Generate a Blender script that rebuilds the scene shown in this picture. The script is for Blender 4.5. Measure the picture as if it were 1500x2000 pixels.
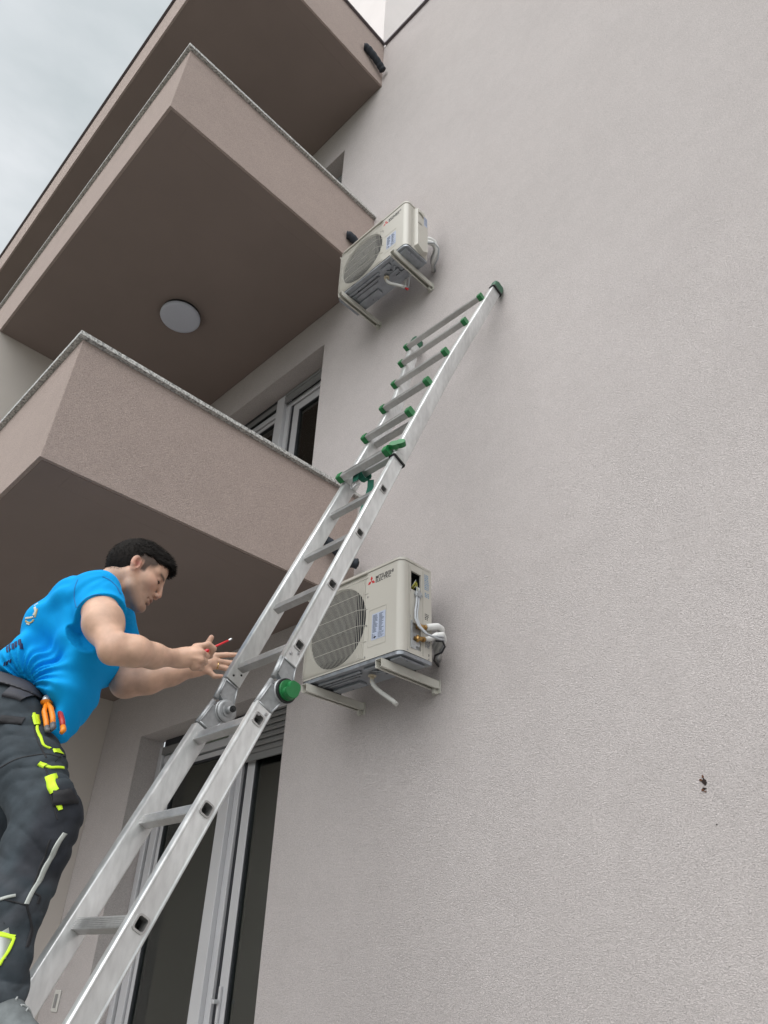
import bpy, bmesh, math, random
import numpy as np
from mathutils import Vector, Matrix
R = math.radians
random.seed(7)
scene = bpy.context.scene
for o in list(bpy.data.objects): bpy.data.objects.remove(o)
COL = scene.collection

# ---------------------------------------------------------------- camera
CAM = Vector((0.0, -2.55, 0.0))
yaw, pitch, roll, fpx = 0.7893, 0.5799, 0.0327, 1377.8
fwd = Vector((-math.sin(yaw)*math.cos(pitch), math.cos(yaw)*math.cos(pitch), math.sin(pitch)))
rt0 = Vector((math.cos(yaw), math.sin(yaw), 0)); up0 = rt0.cross(fwd)
rt = math.cos(roll)*rt0 + math.sin(roll)*up0
up = -math.sin(roll)*rt0 + math.cos(roll)*up0
cd = bpy.data.cameras.new('camera'); cam = bpy.data.objects.new('camera', cd); COL.objects.link(cam)
M = Matrix((( rt.x, up.x, -fwd.x, CAM.x), (rt.y, up.y, -fwd.y, CAM.y), (rt.z, up.z, -fwd.z, CAM.z), (0,0,0,1)))
cam.matrix_world = M
cd.sensor_fit = 'VERTICAL'; cd.sensor_height = 36.0; cd.sensor_width = 27.0
cd.lens = fpx/2000.0*36.0
cd.clip_start = 0.05; cd.clip_end = 2000
scene.camera = cam

# ---------------------------------------------------------------- light
SUN_EL, SUN_AZ = 50.0, 160.0          # high overcast light, from behind and to the left of the camera
sd = Vector((math.sin(R(SUN_AZ))*math.cos(R(SUN_EL)), math.cos(R(SUN_AZ))*math.cos(R(SUN_EL)), math.sin(R(SUN_EL))))
sl = bpy.data.lights.new('sun', 'SUN'); so = bpy.data.objects.new('sun', sl); COL.objects.link(so)
sl.energy = 1.1; sl.angle = R(85); sl.color = (1.0, 0.97, 0.93)
so.rotation_euler = (-sd).to_track_quat('-Z', 'Y').to_euler()
w = bpy.data.worlds.new('World'); scene.world = w; w.use_nodes = True
nt = w.node_tree; nt.nodes.clear()
def N(nt, t, **k):
    n = nt.nodes.new(t)
    for a, b in k.items(): setattr(n, a, b)
    return n
out = N(nt, 'ShaderNodeOutputWorld')
sky = N(nt, 'ShaderNodeTexSky', sky_type='NISHITA'); sky.sun_disc = False
sky.sun_elevation = R(SUN_EL); sky.sun_rotation = R(SUN_AZ); sky.dust_density = 3.0
bg1 = N(nt, 'ShaderNodeBackground'); bg1.inputs['Strength'].default_value = 0.10
nt.links.new(sky.outputs[0], bg1.inputs['Color'])
tc = N(nt, 'ShaderNodeTexCoord'); mp = N(nt, 'ShaderNodeMapping'); mp.inputs['Scale'].default_value = (1.0, 1.0, 2.2)
nt.links.new(tc.outputs['Generated'], mp.inputs[0])
nz = N(nt, 'ShaderNodeTexNoise'); nz.inputs['Scale'].default_value = 2.9; nz.inputs['Detail'].default_value = 6; nz.inputs['Roughness'].default_value = 0.5
nz.inputs['Distortion'].default_value = 0.3
nt.links.new(mp.outputs[0], nz.inputs['Vector'])
cr = N(nt, 'ShaderNodeValToRGB')
cr.color_ramp.elements[0].position = 0.36; cr.color_ramp.elements[0].color = (0.46, 0.50, 0.505, 1)
cr.color_ramp.elements[1].position = 0.66; cr.color_ramp.elements[1].color = (0.72, 0.735, 0.745, 1)
nt.links.new(nz.outputs[0], cr.inputs[0])
bg2 = N(nt, 'ShaderNodeBackground'); bg2.inputs['Strength'].default_value = 0.80
nt.links.new(cr.outputs[0], bg2.inputs['Color'])
dt = N(nt, 'ShaderNodeVectorMath', operation='DOT_PRODUCT'); dt.inputs[1].default_value = sd; nt.links.new(tc.outputs['Generated'], dt.inputs[0])
gl = N(nt, 'ShaderNodeMapRange', interpolation_type='SMOOTHSTEP'); gl.inputs['From Min'].default_value = 0.72; gl.inputs['From Max'].default_value = 1.0
gl.inputs['To Min'].default_value = 0.78; gl.inputs['To Max'].default_value = 2.6; nt.links.new(dt.outputs['Value'], gl.inputs[0]); nt.links.new(gl.outputs[0], bg2.inputs['Strength'])   # clouds are brighter round the hidden sun
mx = N(nt, 'ShaderNodeMixShader'); mx.inputs[0].default_value = 0.88
nt.links.new(bg1.outputs[0], mx.inputs[1]); nt.links.new(bg2.outputs[0], mx.inputs[2]); nt.links.new(mx.outputs[0], out.inputs[0])
scene.view_settings.view_transform = 'Standard'; scene.view_settings.look = 'None'
scene.view_settings.exposure = 0.77; scene.view_settings.gamma = 1.0

# ---------------------------------------------------------------- materials
MATS = {}
def mat(name, col, rough=0.6, metal=0.0, noise=None, bump=None, spec=0.5, **kw):
    """principled material; noise=(scale, amount[, detail]) varies the colour, bump=(scale, strength, distance)"""
    if name in MATS: return MATS[name]
    m = bpy.data.materials.new(name); m.use_nodes = True; nt = m.node_tree
    b = nt.nodes['Principled BSDF']
    b.inputs['Base Color'].default_value = (*col, 1); b.inputs['Roughness'].default_value = rough
    b.inputs['Metallic'].default_value = metal; b.inputs['Specular IOR Level'].default_value = spec
    tc = N(nt, 'ShaderNodeTexCoord')
    vec = tc.outputs['Object']
    if kw.get('stretch'):
        mp = N(nt, 'ShaderNodeMapping'); mp.inputs['Scale'].default_value = kw['stretch']; nt.links.new(vec, mp.inputs[0]); vec = mp.outputs[0]
    if noise:
        sets = noise if isinstance(noise, list) else [noise]
        cur = None
        for (sc, am) in sets:
            n = N(nt, 'ShaderNodeTexNoise'); n.inputs['Scale'].default_value = sc; n.inputs['Detail'].default_value = 5
            nt.links.new(vec, n.inputs['Vector'])
            mr = N(nt, 'ShaderNodeMapRange'); mr.inputs['From Min'].default_value = 0.3; mr.inputs['From Max'].default_value = 0.7
            mr.inputs['To Min'].default_value = 1-am; mr.inputs['To Max'].default_value = 1+am
            nt.links.new(n.outputs[0], mr.inputs[0])
            if cur is None: cur = mr.outputs[0]
            else:
                mu = N(nt, 'ShaderNodeMath', operation='MULTIPLY'); nt.links.new(cur, mu.inputs[0]); nt.links.new(mr.outputs[0], mu.inputs[1]); cur = mu.outputs[0]
        vm = N(nt, 'ShaderNodeVectorMath', operation='SCALE'); vm.inputs[0].default_value = col; nt.links.new(cur, vm.inputs['Scale'])
        nt.links.new(vm.outputs[0], b.inputs['Base Color'])
        if kw.get('rvar'):
            mr2 = N(nt, 'ShaderNodeMapRange'); mr2.inputs['From Min'].default_value = 0.8; mr2.inputs['From Max'].default_value = 1.2
            mr2.inputs['To Min'].default_value = rough-kw['rvar']; mr2.inputs['To Max'].default_value = rough+kw['rvar']
            nt.links.new(cur, mr2.inputs[0]); nt.links.new(mr2.outputs[0], b.inputs['Roughness'])
    if bump:
        sets = bump if isinstance(bump, list) else [bump]
        prev = None
        for (sc, st, di) in sets:
            n = N(nt, 'ShaderNodeTexNoise'); n.inputs['Scale'].default_value = sc; n.inputs['Detail'].default_value = 4
            nt.links.new(vec, n.inputs['Vector'])
            bp = N(nt, 'ShaderNodeBump'); bp.inputs['Strength'].default_value = st; bp.inputs['Distance'].default_value = di
            nt.links.new(n.outputs[0], bp.inputs['Height'])
            if prev: nt.links.new(prev, bp.inputs['Normal'])
            prev = bp.outputs[0]
        nt.links.new(prev, b.inputs['Normal'])
    MATS[name] = m
    return m

def stucco(name, col, sc=1.0):
    """fine worm-grained render: short horizontal ridges, pitted, with slow blotches"""
    m = bpy.data.materials.new(name); m.use_nodes = True; nt = m.node_tree; b = nt.nodes['Principled BSDF']
    b.inputs['Roughness'].default_value = 0.92; b.inputs['Specular IOR Level'].default_value = 0.15
    tc = N(nt, 'ShaderNodeTexCoord')
    mp = N(nt, 'ShaderNodeMapping'); mp.inputs['Scale'].default_value = (0.78, 0.78, 1.2); nt.links.new(tc.outputs['Object'], mp.inputs[0])
    n1 = N(nt, 'ShaderNodeTexNoise'); n1.inputs['Scale'].default_value = 215*sc; n1.inputs['Detail'].default_value = 3; n1.inputs['Roughness'].default_value = 0.62; n1.inputs['Distortion'].default_value = 0.9
    n2 = N(nt, 'ShaderNodeTexNoise'); n2.inputs['Scale'].default_value = 330*sc; n2.inputs['Detail'].default_value = 2
    n3 = N(nt, 'ShaderNodeTexNoise'); n3.inputs['Scale'].default_value = 1.3; n3.inputs['Detail'].default_value = 5
    n4 = N(nt, 'ShaderNodeTexNoise'); n4.inputs['Scale'].default_value = 9; n4.inputs['Detail'].default_value = 4
    for n in (n1, n2): nt.links.new(mp.outputs[0], n.inputs['Vector'])
    for n in (n3, n4): nt.links.new(tc.outputs['Object'], n.inputs['Vector'])
    def rng(src, a, c, lo=0.3, hi=0.7):
        r = N(nt, 'ShaderNodeMapRange'); r.inputs['From Min'].default_value = lo; r.inputs['From Max'].default_value = hi
        r.inputs['To Min'].default_value = a; r.inputs['To Max'].default_value = c; nt.links.new(src, r.inputs[0]); return r.outputs[0]
    cur = rng(n1.outputs[0], 0.68, 1.14)
    for s in (rng(n3.outputs[0], 0.97, 1.03), rng(n4.outputs[0], 0.975, 1.02), rng(n2.outputs[0], 0.93, 1.05)):
        mu = N(nt, 'ShaderNodeMath', operation='MULTIPLY'); nt.links.new(cur, mu.inputs[0]); nt.links.new(s, mu.inputs[1]); cur = mu.outputs[0]
    vm = N(nt, 'ShaderNodeVectorMath', operation='SCALE'); vm.inputs[0].default_value = col; nt.links.new(cur, vm.inputs['Scale'])
    nt.links.new(vm.outputs[0], b.inputs['Base Color'])
    b1 = N(nt, 'ShaderNodeBump'); b1.inputs['Strength'].default_value = 1.0; b1.inputs['Distance'].default_value = 0.0065; nt.links.new(n1.outputs[0], b1.inputs['Height'])
    b2 = N(nt, 'ShaderNodeBump'); b2.inputs['Strength'].default_value = 0.6; b2.inputs['Distance'].default_value = 0.0025; nt.links.new(n2.outputs[0], b2.inputs['Height'])
    nt.links.new(b1.outputs[0], b2.inputs['Normal']); nt.links.new(b2.outputs[0], b.inputs['Normal'])
    return m

WALL = stucco('pale_render', (0.628, 0.580, 0.572))
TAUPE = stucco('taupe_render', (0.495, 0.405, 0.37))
UPPER = mat('upper_storey_paint', (0.80, 0.75, 0.74), 0.9, bump=(60, 0.3, 0.004), noise=(2, 0.03), spec=0.2)
TAUPE_S = mat('taupe_smooth_shaded', (0.245, 0.198, 0.180), 0.9, bump=(180, 0.3, 0.002), noise=(1.5, 0.05), spec=0.2)  # balcony taupe darkened: the shade of the undersides is put into the colour
LOGGIA = mat('loggia_paint', (0.56, 0.52, 0.485), 0.9, bump=(150, 0.25, 0.002), noise=(2.0, 0.03), spec=0.2)

def granite():
    m = bpy.data.materials.new('granite'); m.use_nodes = True; nt = m.node_tree; b = nt.nodes['Principled BSDF']
    b.inputs['Roughness'].default_value = 0.35
    tc = N(nt, 'ShaderNodeTexCoord')
    v = N(nt, 'ShaderNodeTexVoronoi'); v.inputs['Scale'].default_value = 140; nt.links.new(tc.outputs['Object'], v.inputs['Vector'])
    n = N(nt, 'ShaderNodeTexNoise'); n.inputs['Scale'].default_value = 70; n.inputs['Detail'].default_value = 4; nt.links.new(tc.outputs['Object'], n.inputs['Vector'])
    mxn = N(nt, 'ShaderNodeMix', data_type='RGBA'); mxn.inputs[0].default_value = 0.35
    r1 = N(nt, 'ShaderNodeValToRGB'); e = r1.color_ramp.elements
    e[0].position = 0.40; e[0].color = (0.14, 0.14, 0.135, 1); e[1].position = 0.54; e[1].color = (0.55, 0.55, 0.53, 1)
    nt.links.new(n.outputs[0], r1.inputs[0])
    nt.links.new(r1.outputs[0], mxn.inputs[6]); 
    r2 = N(nt, 'ShaderNodeValToRGB'); e = r2.color_ramp.elements
    e[0].position = 0.1; e[0].color = (0.10, 0.10, 0.10, 1); e[1].position = 0.8; e[1].color = (0.75, 0.75, 0.73, 1)
    nt.links.new(v.outputs['Color'], r2.inputs[0]); nt.links.new(r2.outputs[0], mxn.inputs[7])
    nt.links.new(mxn.outputs[2], b.inputs['Base Color'])
    return m
GRANITE = granite()
DARKSTONE = mat('dark_stone', (0.13, 0.11, 0.12), 0.5, noise=(60, 0.3))
ALU = mat('brushed_aluminium', (0.68, 0.69, 0.69), 0.38, 0.62, noise=[(5, 0.14), (60, 0.10)], bump=(300, 0.1, 0.0005), rvar=0.10, stretch=(1, 1, 0.35))
ALU_R = mat('rung_aluminium', (0.48, 0.475, 0.47), 0.40, 0.7, noise=[(9, 0.12), (80, 0.08)], rvar=0.10)
CAST = mat('cast_aluminium', (0.36, 0.37, 0.38), 0.5, 0.7, noise=(60, 0.12), bump=(400, 0.15, 0.0005))
GREEN = mat('green_plastic', (0.012, 0.16, 0.045), 0.42, noise=(30, 0.12))
DGREEN = mat('dark_green_plastic', (0.012, 0.09, 0.045), 0.45, noise=(30, 0.12))
BLACK = mat('black_rubber', (0.012, 0.013, 0.014), 0.6)
FOAM = mat('black_pipe_foam', (0.028, 0.034, 0.045), 0.85, bump=(120, 0.5, 0.003), noise=(30, 0.25))
SCREW = mat('zinc_screw', (0.45, 0.45, 0.46), 0.35, 0.9)
CASE = mat('ivory_sheet_metal', (0.50, 0.48, 0.435), 0.38, noise=[(3, 0.02)])
CASE_D = mat('ivory_sheet_metal_edge', (0.44, 0.42, 0.38), 0.45)
GALV = mat('galvanised_steel', (0.46, 0.48, 0.50), 0.42, 0.55, noise=[(12, 0.18), (60, 0.12)], rvar=0.12)
GALV_P = mat('galvanised_plate', (0.30, 0.32, 0.35), 0.38, 0.55, noise=[(8, 0.2), (40, 0.1)], rvar=0.12)
BRKT = mat('bracket_paint', (0.55, 0.54, 0.49), 0.4, noise=(15, 0.08))
GRILLE = mat('ivory_wire', (0.50, 0.48, 0.43), 0.4)
FANM = mat('fan_plastic', (0.016, 0.019, 0.024), 0.6)
DARK = mat('dark_inside', (0.012, 0.013, 0.016), 0.7)
FINS = mat('condenser_fins', (0.05, 0.06, 0.075), 0.4, 0.3, noise=(20, 0.2))
BRASS = mat('brass', (0.42, 0.26, 0.10), 0.32, 0.85, noise=(80, 0.2))
PIPEW = mat('white_pipe_foam', (0.72, 0.72, 0.71), 0.7, bump=(90, 0.3, 0.002), noise=(12, 0.05))
CABLE = mat('grey_cable', (0.45, 0.47, 0.50), 0.5)
CABLE_D = mat('dark_cable', (0.03, 0.03, 0.035), 0.5)
YGREEN = mat('yellow_green_wire', (0.55, 0.52, 0.08), 0.5)
LABEL_B = mat('pale_blue_label', (0.42, 0.47, 0.60), 0.5)
LABEL_W = mat('white_label', (0.66, 0.67, 0.68), 0.5)
INK = mat('dark_ink', (0.02, 0.02, 0.025), 0.5)
INK_G = mat('grey_ink', (0.13, 0.15, 0.20), 0.5)
INK_BL = mat('blue_ink', (0.16, 0.27, 0.42), 0.5)
RED = mat('red_ink', (0.50, 0.018, 0.028), 0.4)
DRAIN = mat('cream_drain_plastic', (0.62, 0.55, 0.42), 0.5)
HOSE = mat('grey_drain_hose', (0.50, 0.50, 0.48), 0.55)
FRAME = mat('window_frame_alu', (0.58, 0.58, 0.60), 0.35, 0.25, noise=(3, 0.03))
GASKET = mat('dark_gasket', (0.015, 0.017, 0.022), 0.5)
SHUT = mat('roller_shutter_alu', (0.20, 0.20, 0.20), 0.45, 0.3, noise=(5, 0.05))
LAMPM = mat('opal_lamp_glass', (0.52, 0.545, 0.63), 0.35)
WHITEP = mat('white_plastic', (0.60, 0.59, 0.56), 0.4)
def glass():
    m = bpy.data.materials.new('window_glass'); m.use_nodes = True; nt = m.node_tree; nt.nodes.clear()
    o = N(nt, 'ShaderNodeOutputMaterial'); t = N(nt, 'ShaderNodeBsdfTransparent'); t.inputs[0].default_value = (0.86, 0.91, 0.87, 1)
    g = N(nt, 'ShaderNodeBsdfGlossy'); g.inputs['Roughness'].default_value = 0.02; g.inputs[0].default_value = (0.9, 0.95, 0.92, 1)
    f = N(nt, 'ShaderNodeFresnel'); f.inputs[0].default_value = 2.15
    x = N(nt, 'ShaderNodeMixShader'); nt.links.new(f.outputs[0], x.inputs[0]); nt.links.new(t.outputs[0], x.inputs[1]); nt.links.new(g.outputs[0], x.inputs[2]); nt.links.new(x.outputs[0], o.inputs[0])
    return m
GLASS = glass()
ROOM = mat('room_plaster', (0.84, 0.84, 0.78), 0.9)
GROUND = mat('ground_paving', (0.22, 0.21, 0.195), 0.9, noise=[(1.5, 0.15), (25, 0.1)], bump=(40, 0.3, 0.005))
GRASS = mat('far_ground', (0.115, 0.115, 0.085), 0.95, noise=(3, 0.3), bump=(30, 0.5, 0.02))

# ---------------------------------------------------------------- mesh helpers
class MB:
    def __init__(s): s.v = []; s.f = []; s.m = []; s.sm = []
    def add(s, verts, faces, mi=0, smooth=False, T=None):
        n = len(s.v)
        for p in verts:
            p = Vector(p)
            if T is not None: p = T @ p
            s.v.append(tuple(p))
        for f in faces: s.f.append(tuple(i+n for i in f)); s.m.append(mi); s.sm.append(smooth)
    def box(s, lo, hi, mi=0, T=None, bev=0.0):
        x0,y0,z0 = [min(a,b) for a,b in zip(lo,hi)]; x1,y1,z1 = [max(a,b) for a,b in zip(lo,hi)]
        if bev <= 0:
            s.add([(x0,y0,z0),(x1,y0,z0),(x1,y1,z0),(x0,y1,z0),(x0,y0,z1),(x1,y0,z1),(x1,y1,z1),(x0,y1,z1)],
                  [(0,3,2,1),(4,5,6,7),(0,1,5,4),(1,2,6,5),(2,3,7,6),(3,0,4,7)], mi, False, T)
        else:
            bm = bmesh.new(); bmesh.ops.create_cube(bm, size=1)
            for v in bm.verts: v.co = Vector(((x0+x1)/2+v.co.x*(x1-x0), (y0+y1)/2+v.co.y*(y1-y0), (z0+z1)/2+v.co.z*(z1-z0)))
            bmesh.ops.bevel(bm, geom=list(bm.edges), offset=bev, segments=2, affect='EDGES', profile=0.5)
            bm.verts.index_update()
            s.add([v.co.copy() for v in bm.verts], [[v.index for v in f.verts] for f in bm.faces], mi, False, T); bm.free()
    def tube(s, pts, r, mi=0, seg=12, caps=True, smooth=True, T=None, sq=1.0):
        """sweep a circle along pts; r is a number or a list"""
        pts = [Vector(p) for p in pts]; n = len(pts); rs = r if isinstance(r, (list, tuple)) else [r]*n
        d0 = (pts[1]-pts[0]).normalized(); ref = Vector((0,0,1)) if abs(d0.z) < 0.9 else Vector((1,0,0))
        u = d0.cross(ref).normalized(); vs = []
        for i in range(n):
            d = ((pts[min(i+1,n-1)]-pts[max(i-1,0)])).normalized()
            u = (u - d*u.dot(d)).normalized(); w_ = d.cross(u)
            for k in range(seg):
                a = 2*math.pi*k/seg; vs.append(pts[i] + u*math.cos(a)*rs[i] + w_*math.sin(a)*rs[i]*sq)
        fs = []
        for i in range(n-1):
            for k in range(seg):
                a = i*seg+k; b = i*seg+(k+1)%seg; fs.append((a, b, b+seg, a+seg))
        s.add(vs, fs, mi, smooth, T)
        if caps:
            s.add(vs[:seg], [tuple(reversed(range(seg)))], mi, False, T); s.add(vs[-seg:], [tuple(range(seg))], mi, False, T)
    def cyl(s, a, b, r, mi=0, seg=24, r2=None, T=None):
        s.tube([a, b], [r, r if r2 is None else r2], mi, seg, True, True, T)
    def prism(s, poly, axis, a, b, mi=0, T=None, smooth=False):
        """extrude a 2-D polygon (in the two axes other than `axis`, in xyz order) from a to b"""
        def P(p, t):
            q = list(p); q.insert('xyz'.index(axis), t); return q
        n = len(poly); vs = [P(p, a) for p in poly]+[P(p, b) for p in poly]
        fs = [(i, (i+1)%n, n+(i+1)%n, n+i) for i in range(n)]
        s.add(vs, fs, mi, smooth, T); s.add(vs, [tuple(reversed(range(n))), tuple(range(n, 2*n))], mi, False, T)
    def build(s, name, mats, parent=None, loc=None):
        me = bpy.data.meshes.new(name); me.from_pydata(s.v, [], s.f)
        for m in (mats if isinstance(mats, (list, tuple)) else [mats]): me.materials.append(m)
        me.polygons.foreach_set('material_index', s.m); me.polygons.foreach_set('use_smooth', s.sm)
        bm = bmesh.new(); bm.from_mesh(me); bmesh.ops.remove_doubles(bm, verts=bm.verts, dist=1e-5); bmesh.ops.recalc_face_normals(bm, faces=bm.faces); bm.to_mesh(me); bm.free()
        me.update()
        o = bpy.data.objects.new(name, me); COL.objects.link(o)
        if parent: o.parent = parent
        if loc: o.location = loc
        return o
def build_each(fns, name, mats, parent):
    """fns: functions that each draw one piece; every piece becomes an object of its own"""
    out = []
    for f in fns:
        mb = MB(); f(mb); out.append(mb.build(name, mats, parent))
    return out
def tag(o, label=None, cat=None, group=None, kind=None):
    for k, v in (('label', label), ('category', cat), ('group', group), ('kind', kind)):
        if v: o[k] = v
    return o
def empty(name, loc, label=None, cat=None, group=None):
    o = bpy.data.objects.new(name, None); COL.objects.link(o); o.location = loc; o.empty_display_size = 0.1
    tag(o, label, cat, group); return o
def rrect(w_, h_, r, seg=4):
    """rounded rectangle outline, centred"""
    p = []
    for cx, cy, a0 in ((w_/2-r, h_/2-r, 0), (-w_/2+r, h_/2-r, 90), (-w_/2+r, -h_/2+r, 180), (w_/2-r, -h_/2+r, 270)):
        for k in range(seg+1):
            a = R(a0+90*k/seg); p.append((cx+r*math.cos(a), cy+r*math.sin(a)))
    return p
def text_mesh(name, s, size, mat_, T, parent, bold=0.0, xs=1.0):
    """lettering as a thin mesh laid in the plane of T (x along the line, y up)"""
    cu = bpy.data.curves.new(name, 'FONT'); cu.body = s; cu.size = size; cu.extrude = 0.0004; cu.offset = bold; cu.space_line = 0.78
    tmp = bpy.data.objects.new('tmp', cu); COL.objects.link(tmp)
    me = bpy.data.meshes.new_from_object(tmp.evaluated_get(bpy.context.evaluated_depsgraph_get()))
    bpy.data.objects.remove(tmp); bpy.data.curves.remove(cu)
    for v in me.vertices: v.co = T @ Vector((v.co.x*xs, v.co.y, v.co.z))
    me.materials.clear(); me.materials.append(mat_); me.name = name
    o = bpy.data.objects.new(name, me); COL.objects.link(o); o.parent = parent
    return o

# ---------------------------------------------------------------- ground
GZ = -1.5
mb = MB(); mb.add([(-300,-300,GZ),(300,-300,GZ),(300,300,GZ),(-300,300,GZ)], [(0,1,2,3)]); tag(mb.build('ground', GRASS), kind='structure')
mb = MB(); mb.box((-11,-9,GZ+0.001),(6,0.3,GZ+0.03)); tag(mb.build('pavement', GROUND), kind='structure')

# ---------------------------------------------------------------- building
XB, PB, XL, XW, XN = -2.812, 1.884, -5.70, -3.338, -5.09
S = [1.849, 4.787, 7.892]; G = [2.572, 5.555, 8.775]; WT = [1.449, 4.384, 7.301]; WB = [-1.2, 2.05, 4.99]
NR = 0.20
bld = empty('apartment_building', (0,0,GZ), 'pale rendered apartment building with three taupe box balconies and rear windows', 'building')
BL = Vector((0,0,-GZ))          # parts are modelled in world coordinates under an empty at ground height
def bpart(mb, name, m, parent=bld):
    o = mb.build(name, m, parent)
    if parent is bld: o.location = BL
    return o
TOPW = 8.745
mb = MB()
xs = [-10.0, XN, XW, 6.0]; zs = [GZ, WB[0], WT[0], WB[1], WT[1], WB[2], WT[2], TOPW]
for i in range(3):
    for j in range(7):
        if i == 1 and j in (1, 3, 5): continue
        mb.add([(xs[i],0,zs[j]),(xs[i+1],0,zs[j]),(xs[i+1],0,zs[j+1]),(xs[i],0,zs[j+1])], [(0,1,2,3)])
for k in range(3):
    a, b = WB[k], WT[k]
    mb.add([(XN,0,a),(XN,NR,a),(XN,NR,b),(XN,0,b)], [(0,1,2,3)]); mb.add([(XW,0,a),(XW,NR,a),(XW,NR,b),(XW,0,b)], [(0,1,2,3)])
    mb.add([(XN,0,b),(XW,0,b),(XW,NR,b),(XN,NR,b)], [(0,1,2,3)]); mb.add([(XN,0,a),(XW,0,a),(XW,NR,a),(XN,NR,a)], [(0,1,2,3)])
# parapet thickness and the right end
mb.add([(XB,0,TOPW),(6,0,TOPW),(6,0.3,TOPW),(XB,0.3,TOPW)], [(0,1,2,3)])
mb.add([(6,0,GZ),(6,0.3,GZ),(6,0.3,TOPW),(6,0,TOPW)], [(0,1,2,3)])
wall = bpart(mb, 'wall', WALL)
mb = MB(); mb.box((-10,0.0,TOPW+0.002),(-2.833,5.0,11.6)); mb.box((-2.833,3.4,TOPW+0.002),(6,5.0,11.6)); bpart(mb, 'upper_storey', UPPER)
mb = MB(); mb.box((-10,0.9,GZ),(6,6,GZ+0.01)); 
for k in range(3):                                   # rooms behind the windows, made shallow and pale to brighten the glass
    a, b = WB[k], WT[k]; x0, x1, y0, y1 = XN-0.3, XW+0.3, NR+0.12, 0.95
    vs = [(x0,y0,a),(x1,y0,a),(x1,y1,a),(x0,y1,a),(x0,y0,b),(x1,y0,b),(x1,y1,b),(x0,y1,b)]
    mb.add(vs, [(0,1,2,3),(4,5,6,7),(1,2,6,5),(2,3,7,6),(3,0,4,7)])
    mb.add([(x0,y0,a),(XN,y0,a),(XN,y0,b),(x0,y0,b)], [(0,1,2,3)]); mb.add([(XW,y0,a),(x1,y0,a),(x1,y0,b),(XW,y0,b)], [(0,1,2,3)])
bpart(mb, 'room_lining', ROOM)
# wing wall at the left of the balconies
mb = MB(); mb.box((-10,-PB+0.004,GZ),(XL,-0.002,S[1]-0.002)); bpart(mb, 'wing_wall', LOGGIA)
# balconies: a hollow box parapet on a slab
PT = 0.16
for k in range(3):
    z0, z1 = S[k], G[k]; xl = -10.0 if k else XL-0.002
    xl = -10.0 if k else -10.0
    mb = MB()
    bev = 0.004
    mb.prism([(xl,-PB),(XB-bev,-PB),(XB,-PB+bev),(XB,-0.001),(XB-PT,-0.001),(XB-PT,-PB+PT),(xl,-PB+PT)], 'z', z0, z1)
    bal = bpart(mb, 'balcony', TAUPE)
    m2 = MB(); m2.box((xl,-PB+PT-0.001,z0+0.008),(XB-PT+0.001,-0.002,z0+0.2)); 
    # outer rim of the underside, flush plaster with a shadow groove behind the drip edge
    m2.box((xl,-PB+0.02,z0+0.006),(XB-0.02,-PB+PT,z0-0.004)); m2.box((XB-PT,-PB+PT+0.0005,z0+0.006),(XB-0.02,-0.003,z0-0.004))
    m2.box((xl,-PB+PT,z0+0.0075),(XB-PT-0.0005,-0.003,z0-0.004))
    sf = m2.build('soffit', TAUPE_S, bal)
    c = MB(); t = 0.025; ov = 0.027
    # granite coping in slabs with open joints
    edges = [XB+ov]; x = XB+ov
    while x > xl: x -= 1.24; edges.append(max(x, xl))
    for i in range(len(edges)-1):
        c.box((edges[i+1]+0.002,-PB-ov,z1+0.002),(edges[i],-PB+PT+ov,z1+t+0.002), 0, None, 0.002)
    ys = [-PB+PT+ov+0.002]; y = ys[0]
    while y < -0.002: y += 0.78; ys.append(min(y, -0.002))
    for i in range(len(ys)-1):
        if ys[i+1]-ys[i] < 0.1: continue
        c.box((XB-PT-ov,ys[i],z1+0.002),(XB+ov,ys[i+1]-0.002,z1+t+0.002), 0, None, 0.002)
    cp = c.build('coping', GRANITE if k < 2 else DARKSTONE, bal)
mb = MB()
x = XB+0.03
while x < 6: mb.box((x,-0.03,TOPW+0.003),(min(x+1.5,6)-0.003,0.33,TOPW+0.033), 0, None, 0.002); x += 1.5
bpart(mb, 'roof_coping', DARKSTONE)

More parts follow.
